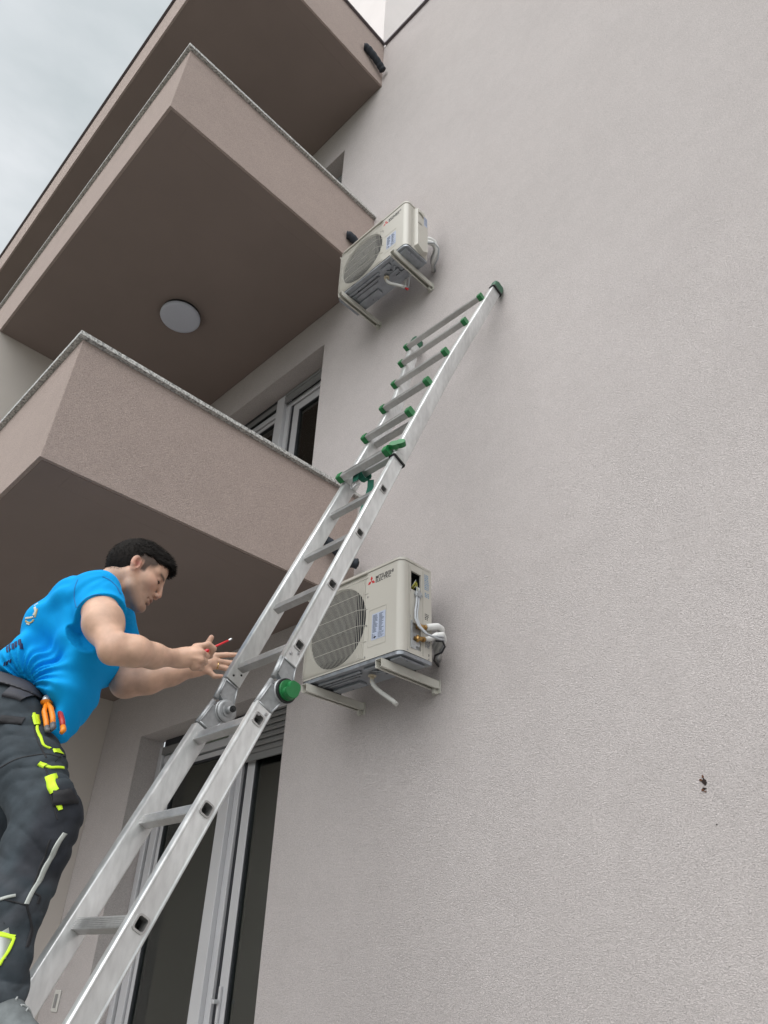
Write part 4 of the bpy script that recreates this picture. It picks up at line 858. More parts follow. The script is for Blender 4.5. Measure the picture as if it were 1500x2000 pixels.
from mathutils.bvhtree import BVHTree
class SDF:
    def __init__(s, lo, hi, h):
        s.lo = np.array(lo, np.float32); s.h = h; s.n = np.ceil((np.array(hi)-s.lo)/h).astype(int)+1
        s.f = np.full(s.n, 0.05, np.float32)
    def sub(s, lo, hi):
        i0 = np.maximum(((np.array(lo)-s.lo)/s.h).astype(int), 0); i1 = np.minimum(((np.array(hi)-s.lo)/s.h).astype(int)+2, s.n)
        if np.any(i1 <= i0): return None
        sl_ = tuple(slice(a, b) for a, b in zip(i0, i1))
        ax = [s.lo[k]+s.h*np.arange(i0[k], i1[k], dtype=np.float32) for k in range(3)]
        X, Y, Z = np.meshgrid(*ax, indexing='ij', sparse=True)
        return sl_, X, Y, Z
    def put(s, g, d, k, op='u'):
        f = s.f[g]
        if op == 'u':
            h = np.clip(0.5+0.5*(f-d)/k, 0, 1); s.f[g] = f*(1-h)+d*h-k*h*(1-h)
        else:
            d = -d; h = np.clip(0.5-0.5*(f-d)/k, 0, 1); s.f[g] = f*(1-h)+d*h+k*h*(1-h)
    def cone(s, A, B, ra, rb, k=0.02, sb=1.0, op='u'):
        """round cone from A to B; sb widens it sideways (along b)"""
        A = np.array(A, np.float64); B = np.array(B, np.float64); m = max(ra, rb)
        pad = np.array([m, m*sb, m])+2*k+0.01
        q = s.sub(np.minimum(A, B)-pad, np.maximum(A, B)+pad)
        if q is None: return
        g, X, Y, Z = q; d = B-A; d2 = d.copy(); d2[1] /= sb; L2 = (d2**2).sum()+1e-12
        x, y, z = X-A[0], (Y-A[1])/sb, Z-A[2]
        t = np.clip((x*d2[0]+y*d2[1]+z*d2[2])/L2, 0, 1)
        dist = np.sqrt((x-t*d2[0])**2+(y-t*d2[1])**2+(z-t*d2[2])**2)-(ra+(rb-ra)*t)
        s.put(g, dist, k, op)
    def ell(s, c, r, Rm=None, k=0.02, op='u'):
        c = np.array(c, np.float64); r = np.array(r, np.float64); m = r.max()+2*k+0.01
        q = s.sub(c-m, c+m)
        if q is None: return
        g, X, Y, Z = q; x, y, z = X-c[0], Y-c[1], Z-c[2]
        if Rm is not None: x, y, z = (Rm[0][i]*x+Rm[1][i]*y+Rm[2][i]*z for i in range(3))   # columns of Rm are the local axes
        k0 = np.sqrt((x/r[0])**2+(y/r[1])**2+(z/r[2])**2); k1 = np.sqrt((x/r[0]**2)**2+(y/r[1]**2)**2+(z/r[2]**2)**2)
        s.put(g, (k0*(k0-1.0)/np.maximum(k1, 1e-6)).astype(np.float32), k, op)
    def chain(s, pts, rs, k=0.02, sb=1.0):
        for i in range(len(pts)-1): s.cone(pts[i], pts[i+1], rs[i], rs[i+1], k, sb)
    def full(s): return s.sub(s.lo, s.lo+s.h*(s.n-1))
    def mesh(s, name, m, parent, colour=None, T=None, smooth=True):
        f = s.f; f[0]=f[-1]=0.05; f[:,0]=f[:,-1]=0.05; f[:,:,0]=f[:,:,-1]=0.05
        b = f < 0
        c = b[:-1,:-1,:-1]; cnt = np.zeros(c.shape, np.uint8)
        for i in (0,1):
            for j in (0,1):
                for k in (0,1): cnt += b[i:b.shape[0]-1+i, j:b.shape[1]-1+j, k:b.shape[2]-1+k]
        act = np.argwhere((cnt > 0) & (cnt < 8)); idx = np.full(c.shape, -1, np.int32); idx[tuple(act.T)] = np.arange(len(act))
        P = np.zeros((len(act), 3)); n = np.zeros(len(act))
        co = np.array([(i,j,k) for i in (0,1) for j in (0,1) for k in (0,1)])
        val = np.stack([f[tuple((act+o_).T)] for o_ in co], 1)
        for p in range(8):
            for q in range(p+1, 8):
                if np.abs(co[p]-co[q]).sum() != 1: continue
                a_, b_ = val[:,p], val[:,q]; cr_ = (a_ < 0) != (b_ < 0); t = np.where(cr_, a_/np.where(cr_, a_-b_, 1), 0)
                P += np.where(cr_[:,None], co[p]+(co[q]-co[p])*t[:,None], 0); n += cr_
        P = (act+P/np.maximum(n, 1)[:,None])*s.h+s.lo
        faces = []
        for ax in range(3):
            o1, o2 = [(1,2),(2,0),(0,1)][ax]
            sa = [slice(1, f.shape[t]-1) for t in range(3)]; sb_ = list(sa); sb_[ax] = slice(2, f.shape[ax])
            e0, e1 = b[tuple(sa)], b[tuple(sb_)]; E = np.argwhere(e0 != e1)+1; ins = b[tuple(E.T)]
            u = np.zeros(3, int); u[o1] = 1; v = np.zeros(3, int); v[o2] = 1
            q4 = np.stack([idx[tuple((E-u-v).T)], idx[tuple((E-v).T)], idx[tuple(E.T)], idx[tuple((E-u).T)]], 1)
            q4[~ins] = q4[~ins][:, ::-1]; faces.append(q4[(q4 >= 0).all(1)])
        F = np.concatenate(faces)
        if T is not None: P = P @ np.array(T.to_3x3()).T + np.array(T.translation)
        L_ = P.copy()
        base = np.array([CAM.x, CAM.y, 0])
        Pw = base + L_[:,0:1]*np.array(AH_)+L_[:,1:2]*np.array(BH_)+L_[:,2:3]*np.array([0,0,1.0]) + np.array(PL)
        me = bpy.data.meshes.new(name); me.vertices.add(len(Pw)); me.vertices.foreach_set('co', Pw.astype(np.float32).ravel())
        me.loops.add(len(F)*4); me.loops.foreach_set('vertex_index', F.astype(np.int32).ravel())
        me.polygons.add(len(F)); me.polygons.foreach_set('loop_start', np.arange(0, len(F)*4, 4, dtype=np.int32)); me.polygons.foreach_set('loop_total', np.full(len(F), 4, np.int32))
        me.update(calc_edges=True); me.validate()
        # light relaxation of the grid steps
        bm = bmesh.new(); bm.from_mesh(me); 
        for _ in range(2 if smooth else 1): bmesh.ops.smooth_vert(bm, verts=bm.verts, factor=0.5, use_axis_x=True, use_axis_y=True, use_axis_z=True)
        bmesh.ops.recalc_face_normals(bm, faces=bm.faces); bm.to_mesh(me); bm.free()
        me.polygons.foreach_set('use_smooth', [True]*len(me.polygons))
        if colour is not None:
            col = colour(L_); at = me.color_attributes.new('pigment', 'FLOAT_COLOR', 'POINT')
            at.data.foreach_set('color', np.concatenate([col, np.ones((len(col),1))], 1).astype(np.float32).ravel())
        me.materials.append(m); me.update()
        o = bpy.data.objects.new(name, me); COL.objects.link(o); o.parent = parent
        return o

def vcol_mat(name, rough, bump=None, sss=0.0, noise=None, spec=0.4):
    m = mat(name, (0.5,0.5,0.5), rough, bump=bump, spec=spec); nt = m.node_tree; b = nt.nodes['Principled BSDF']
    a = N(nt, 'ShaderNodeVertexColor'); a.layer_name = 'pigment'; src = a.outputs[0]
    if noise:
        tc = N(nt, 'ShaderNodeTexCoord'); n = N(nt, 'ShaderNodeTexNoise'); n.inputs['Scale'].default_value = noise[0]; n.inputs['Detail'].default_value = 5; nt.links.new(tc.outputs['Object'], n.inputs[0])
        mr = N(nt, 'ShaderNodeMapRange'); mr.inputs['From Min'].default_value = 0.3; mr.inputs['From Max'].default_value = 0.7; mr.inputs['To Min'].default_value = 1-noise[1]; mr.inputs['To Max'].default_value = 1+noise[1]; nt.links.new(n.outputs[0], mr.inputs[0])
        vm = N(nt, 'ShaderNodeVectorMath', operation='SCALE'); nt.links.new(src, vm.inputs[0]); nt.links.new(mr.outputs[0], vm.inputs['Scale']); src = vm.outputs[0]
    nt.links.new(src, b.inputs['Base Color'])
    if sss: b.inputs['Subsurface Weight'].default_value = sss; b.inputs['Subsurface Radius'].default_value = (0.012,0.004,0.002); b.inputs['Subsurface Scale'].default_value = 0.6
    return m
SKIN = vcol_mat('skin', 0.46, bump=[(60, 0.15, 0.002), (320, 0.25, 0.0008)], sss=0.08, noise=(20, 0.17))
LOCKS = mat('hair_locks', (0.009, 0.007, 0.006), 0.65, noise=(300, 0.5), spec=0.15)
HAIR = mat('dark_hair', (0.009, 0.007, 0.006), 0.75, noise=(120, 0.5), bump=[(220, 0.4, 0.002)], spec=0.15)
SHIRT = vcol_mat('blue_cotton', 0.85, bump=[(16, 0.22, 0.010), (350, 0.15, 0.0008)], noise=(8, 0.04), spec=0.15)
DENIM = vcol_mat('work_trouser_cloth', 0.8, bump=[(45, 0.25, 0.006), (300, 0.2, 0.001)], noise=(22, 0.22), spec=0.3)
HIVIS = mat('hi_vis_yellow', (0.55, 0.80, 0.02), 0.6, noise=(40, 0.08))
REFL = mat('reflective_grey', (0.36, 0.38, 0.36), 0.4, 0.2)
WEB = mat('black_webbing', (0.012, 0.012, 0.015), 0.75, bump=(200, 0.4, 0.001))
BELT = mat('belt_cloth', (0.045, 0.045, 0.055), 0.7, bump=(200, 0.4, 0.001))
SHOE = mat('grey_trainer_mesh', (0.14, 0.155, 0.16), 0.8, noise=(30, 0.25), bump=(150, 0.5, 0.002))
SOLE = mat('dark_sole', (0.03,0.03,0.035), 0.7)
K = KP
V = lambda n, d=(0,0,0): tuple(np.array(K[n])+np.array(d))

# --- head frame: x forward (down along his gaze), y to his right ear, z crown
pit = R(22); yw = R(23)
fx_ = Vector((math.cos(pit)*math.cos(yw), math.cos(pit)*math.sin(yw), -math.sin(pit)))
ry_ = Vector((math.sin(yw), -math.cos(yw), 0)); uz_ = ry_.cross(fx_)*-1 if (ry_.cross(fx_)).z < 0 else ry_.cross(fx_)
HS = 0.985
HM = Matrix(((fx_.x, ry_.x, uz_.x, 0),(fx_.y, ry_.y, uz_.y, 0),(fx_.z, ry_.z, uz_.z, 0),(0,0,0,1)))
HC = Vector(K['head'])
def H(x, y, z): return tuple(HC + (fx_*x+ry_*y+uz_*z)*HS)
RM = [[fx_.x, ry_.x, uz_.x],[fx_.y, ry_.y, uz_.y],[fx_.z, ry_.z, uz_.z]]
def toh(P):      # local -> head coordinates
    d = (P-np.array(HC))/HS; return d@np.array(fx_), d@np.array(ry_), d@np.array(uz_)
body = SDF((-1.16,1.86,0.50), (-0.47,2.60,1.36), 0.0027)
def he(x, y, z, r, k=0.01, op='u'): body.ell(H(x,y,z), np.array(r)*HS, RM, k, op)
def hc(A, B, ra, rb, k=0.01, op='u'): body.cone(H(*A), H(*B), ra*HS, rb*HS, k, 1.0, op)
# torso core and neck
body.chain([V('neck1'), V('chest'), V('belly'), V('pelvis')], [0.050,0.062,0.058,0.062], 0.03, 1.6)
body.chain([V('shR'), V('neck1'), V('shL')], [0.050,0.055,0.048], 0.03)
body.chain([V('neck0',(0.004,0,0)), V('neck1')], [0.054,0.062], 0.03)
body.cone(H(-0.032,0,-0.035), V('neck0'), 0.058, 0.054, 0.03)
body.cone(H(0.030,0,-0.085), V('neck0',(0.01,0,-0.01)), 0.030, 0.045, 0.03)
# skull and face
he(-0.018,0,0.038,(0.098,0.077,0.084),0.02); he(0.038,0,0.048,(0.056,0.062,0.056),0.02); he(0.042,0,-0.030,(0.050,0.057,0.072),0.025)
for s_ in (1,-1):
    hc((-0.012,0.060*s_,-0.035),(0.018,0.052*s_,-0.074),0.016,0.016,0.03); hc((0.018,0.052*s_,-0.074),(0.072,0.018*s_,-0.100),0.017,0.017,0.022)
    he(0.050,0.043*s_,-0.018,(0.034,0.020,0.022),0.018)
    hc((0.086,0.010*s_,0.026),(0.062,0.050*s_,0.026),0.0095,0.0085,0.012)
he(0.083,0,-0.101,(0.020,0.023,0.018),0.014)
he(0.078,0,-0.064,(0.020,0.030,0.026),0.016)
for s_ in (1,-1): he(0.094,0.030*s_,0.006,(0.017,0.019,0.010),0.010,'s'); he(0.0735,0.031*s_,0.005,(0.0150,0.0155,0.0125),0.004)
hc((0.090,0,0.022),(0.110,0,-0.024),0.0085,0.0092,0.010); he(0.110,0,-0.029,(0.0100,0.0100,0.0085),0.006)
for s_ in (1,-1): he(0.103,0.0125*s_,-0.036,(0.011,0.0075,0.009),0.005)
for s_ in (1,-1): he(0.105,0.0070*s_,-0.0430,(0.0068,0.0040,0.0052),0.002,'s')
he(0.0965,0,-0.0595,(0.0095,0.022,0.0062),0.005); he(0.0935,0,-0.0735,(0.0100,0.020,0.0070),0.005)
he(0.1010,0,-0.0665,(0.0100,0.022,0.0017),0.002,'s'); he(0.090,0,-0.084,(0.008,0.014,0.0035),0.008,'s')
for s_ in (1,-1): he(0.088,0.0245*s_,-0.0665,(0.006,0.004,0.003),0.004,'s')
# ear (his right one faces the street)
for s_ in (1,-1):
    he(-0.012,0.0790*s_,-0.004,(0.0165,0.0060,0.028),0.006); he(-0.020,0.0850*s_,0.004,(0.0145,0.0052,0.023),0.005)
    he(-0.008,0.0890*s_,0.004,(0.0100,0.0075,0.0145),0.003,'s'); he(-0.004,0.0850*s_,-0.010,(0.0055,0.006,0.008),0.003,'s')
    he(0.003,0.0800*s_,-0.008,(0.004,0.005,0.008),0.003)
# right arm and fist
body.chain([V('shR'), V('uaR'), V('elR')], [0.062,0.054,0.039], 0.03)
body.ell(V('uaR',(0.016,0.0,-0.004)), (0.043,0.045,0.062), None, 0.03)
body.chain([V('elR',(0.004,0,-0.006)), V('faR1',(0,0,0.002)), V('faR2'), V('wrR')], [0.040,0.043,0.035,0.0260], 0.03)
body.cone(V('elR',(0.020,-0.010,0.022)), V('faR2',(0,-0.008,0.016)), 0.022, 0.014, 0.014)
body.cone(V('faR1',(0,-0.030,-0.012)), V('wrR',(-0.01,-0.014,-0.006)), 0.016, 0.010, 0.012)
body.chain([V('wrR'), V('hR0'), V('hR1')], [0.0275,0.029,0.028], 0.02)
kn = ['kn1','kn2','kn3','kn4']; kr = [0.0125,0.0130,0.0125,0.0115]
for n_, r_ in zip(kn, kr): body.cone(V('hR1'), V(n_), 0.022, r_+0.001, 0.010)
for i in range(3): body.cone(V(kn[i],(-0.012,0.006,0)), V(kn[i+1],(-0.012,0.006,0)), 0.015, 0.015, 0.008)
body.chain([V('kn1'), V('ri1'), V('ri2'), V('ri3')], [0.0125,0.0112,0.0105,0.0090], 0.004)
body.chain([V('kn2'), V('rm1'), V('rm2')], [0.0125,0.0115,0.0095], 0.004)
body.chain([V('kn3'), V('rr1'), V('rr2')], [0.0120,0.0112,0.0095], 0.004)
body.chain([V('kn4'), V('rp1'), V('rp2')], [0.0110,0.0100,0.0085], 0.004)
body.chain([V('wrR',(0,0.02,0)), V('rt0'), V('rt1'), V('rt2')], [0.018,0.0165,0.0125,0.0100], 0.008)
for i in range(3):       # tendons and knuckle hollows
    body.cone(V('hR0',(0.0,-0.026,0.010-0.010*i)), V(kn[i],(-0.006,-0.013,0.0)), 0.0020, 0.0025, 0.008)
# left arm and open hand
body.chain([V('shL'), V('uaL'), V('elL')], [0.060,0.056,0.049], 0.03)
body.chain([V('elL'), V('faL1'), V('faL2'), V('wrL')], [0.046,0.046,0.037,0.027], 0.03)
body.chain([V('wrL'), V('palmA'), V('palmB')], [0.0260,0.0270,0.0250], 0.015)
for n_ in ('i0','m0','r0','p0'): body.cone(V('palmA'), V(n_), 0.020, 0.0125, 0.008)
body.chain([V('i0'), V('i1'), V('i2')], [0.0115,0.0100,0.0080], 0.003); body.chain([V('m0'), V('m1'), V('m2')], [0.0115,0.0100,0.0080], 0.003)
body.chain([V('r0'), V('r1'), V('r2')], [0.0112,0.0098,0.0078], 0.003); body.chain([V('p0'), V('p1'), V('p2')], [0.0105,0.0090,0.0072], 0.003)
body.chain([V('palmA',(-0.012,0,0.004)), V('t0'), V('t1'), V('t2')], [0.020,0.0185,0.0135,0.0098], 0.008)
def skin_col(P):
    n = len(P); c = np.tile(np.array([0.57,0.36,0.262]), (n,1)); hx, hy, hz = toh(P)
    def g(x, y, z, r): return np.exp(-(((hx-x)**2+(np.abs(hy)-y)**2+(hz-z)**2)/r**2))[:,None]
    inhead = ((hx**2+hy**2+hz**2) < 0.16**2)[:,None]
    red = np.array([0.50,0.19,0.14]); c = c*(1-0.6*g(-0.012,0.086,0.0,0.028))+red*0.6*g(-0.012,0.086,0.0,0.028); e_ = 0.85*g(-0.008,0.083,0.0,0.011); c = c*(1-e_)+np.array([0.26,0.06,0.045])*e_
    w1 = 0.35*g(0.115,0,-0.03,0.018)+0.30*g(0.07,0.045,-0.02,0.03); c = c*(1-w1)+red*w1
    w2 = 0.75*np.exp(-((hx-0.099)/0.016)**2-((hz+0.0665)/0.0095)**2-(hy/0.020)**4)[:,None]*inhead; c = c*(1-w2)+np.array([0.36,0.13,0.10])*w2
    # stubble of the beard and the faded sides
    jaw = (np.clip((-0.030-hz)/0.03,0,1)*np.clip((hx+0.02)/0.03,0,1))[:,None]*inhead*0.36; c = c*(1-jaw)+np.array([0.17,0.12,0.095])*jaw
    fade = (np.clip((hz-0.012-0.9*np.clip(hx-0.035,0,1))/0.018,0,1)*np.clip((0.058-hx)/0.012,0,1)*np.clip((np.abs(hy)-0.035)/0.015,0,1))[:,None]*inhead
    side = (np.clip((0.030-hx)/0.008,0,1)*np.clip((hx-0.006)/0.004,0,1)*np.clip((hz+0.012)/0.01,0,1)*np.clip((np.abs(hy)-0.045)/0.01,0,1))[:,None]*inhead
    back = (np.clip((-0.030-hx)/0.012,0,1)*np.clip((hz+0.035)/0.02,0,1))[:,None]*inhead
    f_ = np.clip(fade+side+back,0,1)*0.9; c = c*(1-f_)+np.array([0.045,0.034,0.030])*f_
    brow = np.exp(-((hz-0.0265+0.10*np.abs(np.abs(hy)-0.03))/0.0056)**2)[:,None]*(np.clip((np.abs(hy)-0.010)/0.006,0,1)*np.clip((0.055-np.abs(hy))/0.008,0,1)*np.clip((hx-0.045)/0.01,0,1))[:,None]*inhead*0.9
    c = c*(1-brow)+np.array([0.035,0.024,0.018])*brow
    soc = np.exp(-(((np.abs(hy)-0.031)/0.020)**2+((hz-0.009)/0.010)**2))[:,None]*(hx > 0.05)[:,None]*inhead*0.35; c = c*(1-soc)+np.array([0.28,0.13,0.10])*soc
    lash = np.exp(-((hz-0.0015)/0.0026)**2-((np.abs(hy)-0.031)/0.013)**4)[:,None]*(hx > 0.06)[:,None]*inhead*0.95; c = c*(1-lash)+np.array([0.012,0.008,0.007])*lash
    # knuckles and elbow run a little redder
    for nm, rr, ww in [('elR',0.035,0.30),('kn1',0.012,0.35),('kn2',0.012,0.35),('kn3',0.012,0.35),('kn4',0.012,0.35),('ri1',0.010,0.3),('i2',0.012,0.45),('m2',0.012,0.4),('p2',0.012,0.4),('r2',0.012,0.4),('t2',0.014,0.4),('palmA',0.03,0.35),('elL',0.04,0.3)]:
        d = ((P-np.array(K[nm]))**2).sum(1)[:,None]; w_ = ww*np.exp(-d/rr**2); c = c*(1-w_)+np.array([0.54,0.235,0.175])*w_
    return c
bodyo = body.mesh('body', SKIN, person, skin_col)
del body
# eyes
for s_ in (1,-1):
    e = SDF(np.array(H(0.076,0.031*s_,0.002))-0.02, np.array(H(0.076,0.031*s_,0.002))+0.02, 0.0012); e.ell(H(0.0785,0.031*s_,0.0000), (0.0122,0.0125,0.0035), RM, 0.001)
    e.mesh('eye', mat('dark_eye',(0.02,0.014,0.010),0.2), person)
# hair
hr = SDF(np.array(HC)-0.19, np.array(HC)+0.19, 0.0024)
g, X, Y, Z = hr.full()
hx = ((X-HC.x)*fx_.x+(Y-HC.y)*fx_.y+(Z-HC.z)*fx_.z)/HS; hy = ((X-HC.x)*ry_.x+(Y-HC.y)*ry_.y+(Z-HC.z)*ry_.z)/HS; hz = ((X-HC.x)*uz_.x+(Y-HC.y)*uz_.y+(Z-HC.z)*uz_.z)/HS
def elld(cx, cy, cz, rx, ry, rz):
    k0 = np.sqrt(((hx-cx)/rx)**2+((hy-cy)/ry)**2+((hz-cz)/rz)**2); k1 = np.sqrt(((hx-cx)/rx**2)**2+((hy-cy)/ry**2)**2+((hz-cz)/rz**2)**2); return k0*(k0-1)/np.maximum(k1,1e-6)
def smin(a, b, k): h = np.clip(0.5+0.5*(b-a)/k, 0, 1); return b*(1-h)+a*h-k*h*(1-h)
tuft = 0.0005*np.sin(210*hx+60*hy+9*np.sin(50*hy))*np.sin(170*hy+40*hz+3*np.sin(90*hx))+0.0005*np.sin(420*hy+300*hz+5*np.sin(120*hx))
capd = elld(-0.016,0,0.040,0.103,0.080,0.092); front = elld(0.041,0,0.064,0.063,0.062,0.057)
top = smin(capd, front, 0.02)+tuft
# keep above the hairline: a plane rising forward at the temples, dropping behind the ear
lim = np.where(hx > -0.01, 0.052+0.55*np.clip(hx-0.055,0,1)+0.25*np.clip(0.03-np.abs(hx-0.03),0,1)*0, 0.052-1.35*np.clip(-0.01-hx,0,0.055))
lim = lim-0.010*np.clip(1-np.abs(hy)/0.05,0,1)*(hx > 0.06)
tmp = np.sin(150*hx+70*hy)*0.003
hd = np.maximum(top, (lim+tmp-hz)*0.8); hr.f[g] = (hd*HS).astype(np.float32)
top_ = hr.mesh('hair', HAIR, person)
h2 = SDF(np.array(HC)-0.19, np.array(HC)+0.19, 0.0024)      # clipped back and nape
bk = elld(-0.020,0,0.026,0.1045,0.0808,0.098)+0.25*tuft
hd = np.maximum(np.maximum(bk, (-0.070-0.1*hx+0.0-hz)), hx+0.022+0.15*(hz-0.04)); h2.f[g] = (hd*HS).astype(np.float32)
nape_ = h2.mesh('hair', HAIR, person)
def strands(src, n, L0, L1, w_, fn, seed):
    """short locks standing off the scalp so that the outline is not smooth"""
    r_ = np.random.default_rng(seed); me = src.data; N_ = len(me.polygons)
    ce = np.empty(N_*3, np.float32); me.polygons.foreach_get('center', ce); ce = ce.reshape(-1,3); no = np.empty(N_*3, np.float32); me.polygons.foreach_get('normal', no); no = no.reshape(-1,3)
    pick = r_.integers(0, N_, n); mb = MB(); f3 = (AH_*fx_.x+BH_*fx_.y+Vector((0,0,fx_.z))); u3 = (AH_*uz_.x+BH_*uz_.y+Vector((0,0,uz_.z))); s3 = (AH_*ry_.x+BH_*ry_.y+Vector((0,0,ry_.z)))
    for i in pick:
        c = Vector(ce[i]); q = Vector(no[i])
        if q.length < 0.5: continue
        dd = fn(q, f3, u3, s3)+Vector(r_.normal(0,0.13,3)); dd.normalize(); L_ = r_.uniform(L0, L1); e = dd.cross(q)
        if e.length < 0.05: e = dd.orthogonal()
        e = e.normalized()*w_*r_.uniform(0.7,1.4); m_ = c+dd*L_*0.55+q*L_*0.10; t_ = c+dd*L_
        c = c-q*0.002
        mb.add([c-e, c+e, m_+e*0.8, m_-e*0.8, t_], [(0,1,2,3),(3,2,4)])
    o = mb.build('hair', LOCKS, person); return o
strands(top_, 9000, 0.010, 0.021, 0.0009, lambda q,f,u,s: q*0.24+f*0.9+u*0.12, 1)
strands(nape_, 3000, 0.004, 0.008, 0.0008, lambda q,f,u,s: q*0.5-u*0.7-f*0.2, 2)

# --- t-shirt
sh = SDF((-1.30,1.80,0.46), (-0.72,2.68,1.18), 0.0036)
sh.chain([V('neck1',(-0.01,0,-0.01)), V('yoke'), V('sback'), V('swaist'), V('h0',(0,0.05,0.0))], [0.060,0.056,0.064,0.068,0.050], 0.04, 2.0)
sh.chain([V('chest'), V('sfront'), V('sdrop'), V('stip')], [0.094,0.064,0.042,0.026], 0.035, 2.3)
sh.chain([V('shR'), V('neck1',(-0.01,0,0)), V('shL')], [0.074,0.074,0.070], 0.03)
sh.chain([V('sback'), V('sfront')], [0.066,0.06], 0.04, 2.0); sh.chain([V('swaist'), V('sdrop')], [0.070,0.045], 0.04, 2.1)
sh.chain([V('shR',(-0.004,0,0.004)), V('shirtarm'), V('uaR')], [0.072,0.073,0.074], 0.022)
sh.chain([V('shL'), V('uaL')], [0.072,0.074], 0.03)
g, X, Y, Z = sh.full()
def planeP(p, q, keep, X, Z):      # signed distance to a line in the a-z plane; negative on the side of `keep`
    dx, dz = q[0]-p[0], q[2]-p[2]; L_ = math.hypot(dx, dz); nx, nz = -dz/L_, dx/L_
    s_ = 1 if (keep[0]-p[0])*nx+(keep[1]-p[2])*nz < 0 else -1
    return s_*((X-p[0])*nx+(Z-p[2])*nz)
kp_ = (K['chest'][0], K['chest'][2])
c1 = planeP(K['h1'], K['h2'], kp_, X, Z); c2 = planeP(K['h2'], K['h3'], kp_, X, Z)
cut = np.minimum(c1, c2)
# gathers: soft ridges fanning out of the waist and running down from the chest
wx, wz = X-K['h2'][0], Z-K['h2'][2]; ang = np.arctan2(wz, wx); rad = np.sqrt(wx**2+wz**2)
fold = 0.0036*np.sin(ang*9+rad*16+2.0*(Y-2.2)*6)*np.exp(-((rad-0.15)/0.13)**2)
fold = fold+0.0026*np.sin((X*0.80+Z*0.55)*60+3*np.sin(Z*14)+Y*9)*np.exp(-((Z-0.66)/0.10)**2)
fold = fold+0.0035*np.sin(ang*23+rad*30+Y*14)*np.exp(-((rad-0.06)/0.06)**2)+0.0012*np.sin(X*52-Z*30+4*np.sin(Z*20+Y*10))
sa = np.array(K['shR']); rs_ = np.sqrt((X-sa[0]+0.06)**2+(Z-sa[2]-0.0)**2); fold = fold+0.0030*np.sin(np.arctan2(Z-sa[2]-0.05,X-sa[0]-0.06)*13+rs_*20)*np.exp(-(rs_/0.08)**2)
f = sh.f+fold.astype(np.float32)
# arm hole seam line
f = np.maximum(f, cut.astype(np.float32)*0.9)
# sleeve hem: cut square to the upper arm
A_ = np.array(K['shR']); B_ = np.array(K['uaR']); d = (B_-A_)/np.linalg.norm(B_-A_); hp_ = A_+d*0.098
dist = (X-hp_[0])*d[0]+(Y-hp_[1])*d[1]+(Z-hp_[2])*d[2]
near = np.sqrt((X-hp_[0]-d[0]*0.04)**2+(Y-hp_[1]-d[1]*0.04)**2+(Z-hp_[2]-d[2]*0.04)**2)
slv = (near < 0.115) & (Y < 2.125)
f = np.where(slv & (dist > -0.02), np.maximum(f, dist), f)
A2 = np.array(K['shL']); B2 = np.array(K['uaL']); d2 = (B2-A2)/np.linalg.norm(B2-A2); hp2 = A2+d2*0.10
# neckline: a band around the neck root
nk = np.array(K['neck0'])-np.array(K['neck1']); nk = nk/np.linalg.norm(nk); np0 = np.array(K['neck1'])+nk*0.030
nd = (X-np0[0])*nk[0]+(Y-np0[1])*nk[1]+(Z-np0[2])*nk[2]; nr = np.sqrt((X-K['neck1'][0])**2+(Y-K['neck1'][1])**2+(Z-K['neck1'][2])**2)
f = np.where(nr < 0.13, np.maximum(f, nd), f)
sh.f = f.astype(np.float32)
def shirt_col(P): return np.tile(np.array([0.002,0.32,0.74]), (len(P),1))
shirt = sh.mesh('t_shirt', SHIRT, person, shirt_col)
del sh, X, Y, Z, f, cut, fold

# --- trousers
tr = SDF((-1.36,1.72,-0.10), (-0.68,2.62,0.74), 0.0038)
tr.chain([V('hipR'), V('thR'), V('knR'), V('knR2'), V('caR'), V('anR'), V('cuff')], [0.108,0.092,0.080,0.073,0.069,0.056,0.056], 0.035)
tr.chain([V('hipL'), V('knL'), V('caL'), V('anL')], [0.108,0.082,0.072,0.060], 0.03)
tr.chain([V('hipR'), V('hipL')], [0.108,0.108], 0.04)
tr.chain([V('pelvis',(-0.01,0,0.06)), V('pelvis',(0.0,0,-0.02))], [0.095,0.105], 0.04, 1.5)
# knee pad pocket, cargo pocket
tr.cone(V('knR',(0.035,-0.01,0.010)), V('knR2',(0.032,-0.01,0.0)), 0.052, 0.050, 0.015)
tr.cone(V('knR',(0.030,-0.040,0.055)), V('knR',(0.036,-0.030,-0.012)), 0.040, 0.042, 0.008)
tr.cone(V('knR2',(0.010,0.0,-0.045)), V('knR2',(0.016,0,-0.075)), 0.064, 0.056, 0.012)
g, X, Y, Z = tr.full()
zr = Z-K['knR2'][2]
def crease(ph): return 1-2*np.abs(np.sin(ph))**0.7
def env(v, c, w_): return np.exp(-((v-c)/w_)**2)
wob = 0.9*np.sin(X*21+Y*13)+0.6*np.sin(X*47+Z*19+Y*31)
fold = 0.0038*crease(Z*52+X*16+wob)*env(Z,0.245,0.06)
fold = fold+0.0036*crease(Z*64-X*30+wob*1.3)*env(Z,0.555,0.05)
fold = fold+0.0036*crease(Z*40+X*20+wob*1.2)*env(Z,-0.01,0.075)+0.0030*crease(Z*70-X*48+wob)*env(Z,0.44,0.05)
fold = fold+0.0026*crease(Z*33-X*60+wob*0.8)*env(Z,0.13,0.06)+0.0010*np.sin(X*110+Z*64+3*np.sin(Z*31+Y*23))
f = tr.f+fold.astype(np.float32)
f = np.maximum(f, planeP(V('b0',(0,0,0.014)), V('b1',(0,0,0.014)), (K['knR'][0], K['knR'][2]), X, Z))
cz = K['cuff'][2]-0.022; ca = np.array(K['cuff'])
nearR = (Y < 2.03)
f = np.where(nearR, np.maximum(f, (cz-Z)+0.10*(X-ca[0])), f)
tr.f = f.astype(np.float32)
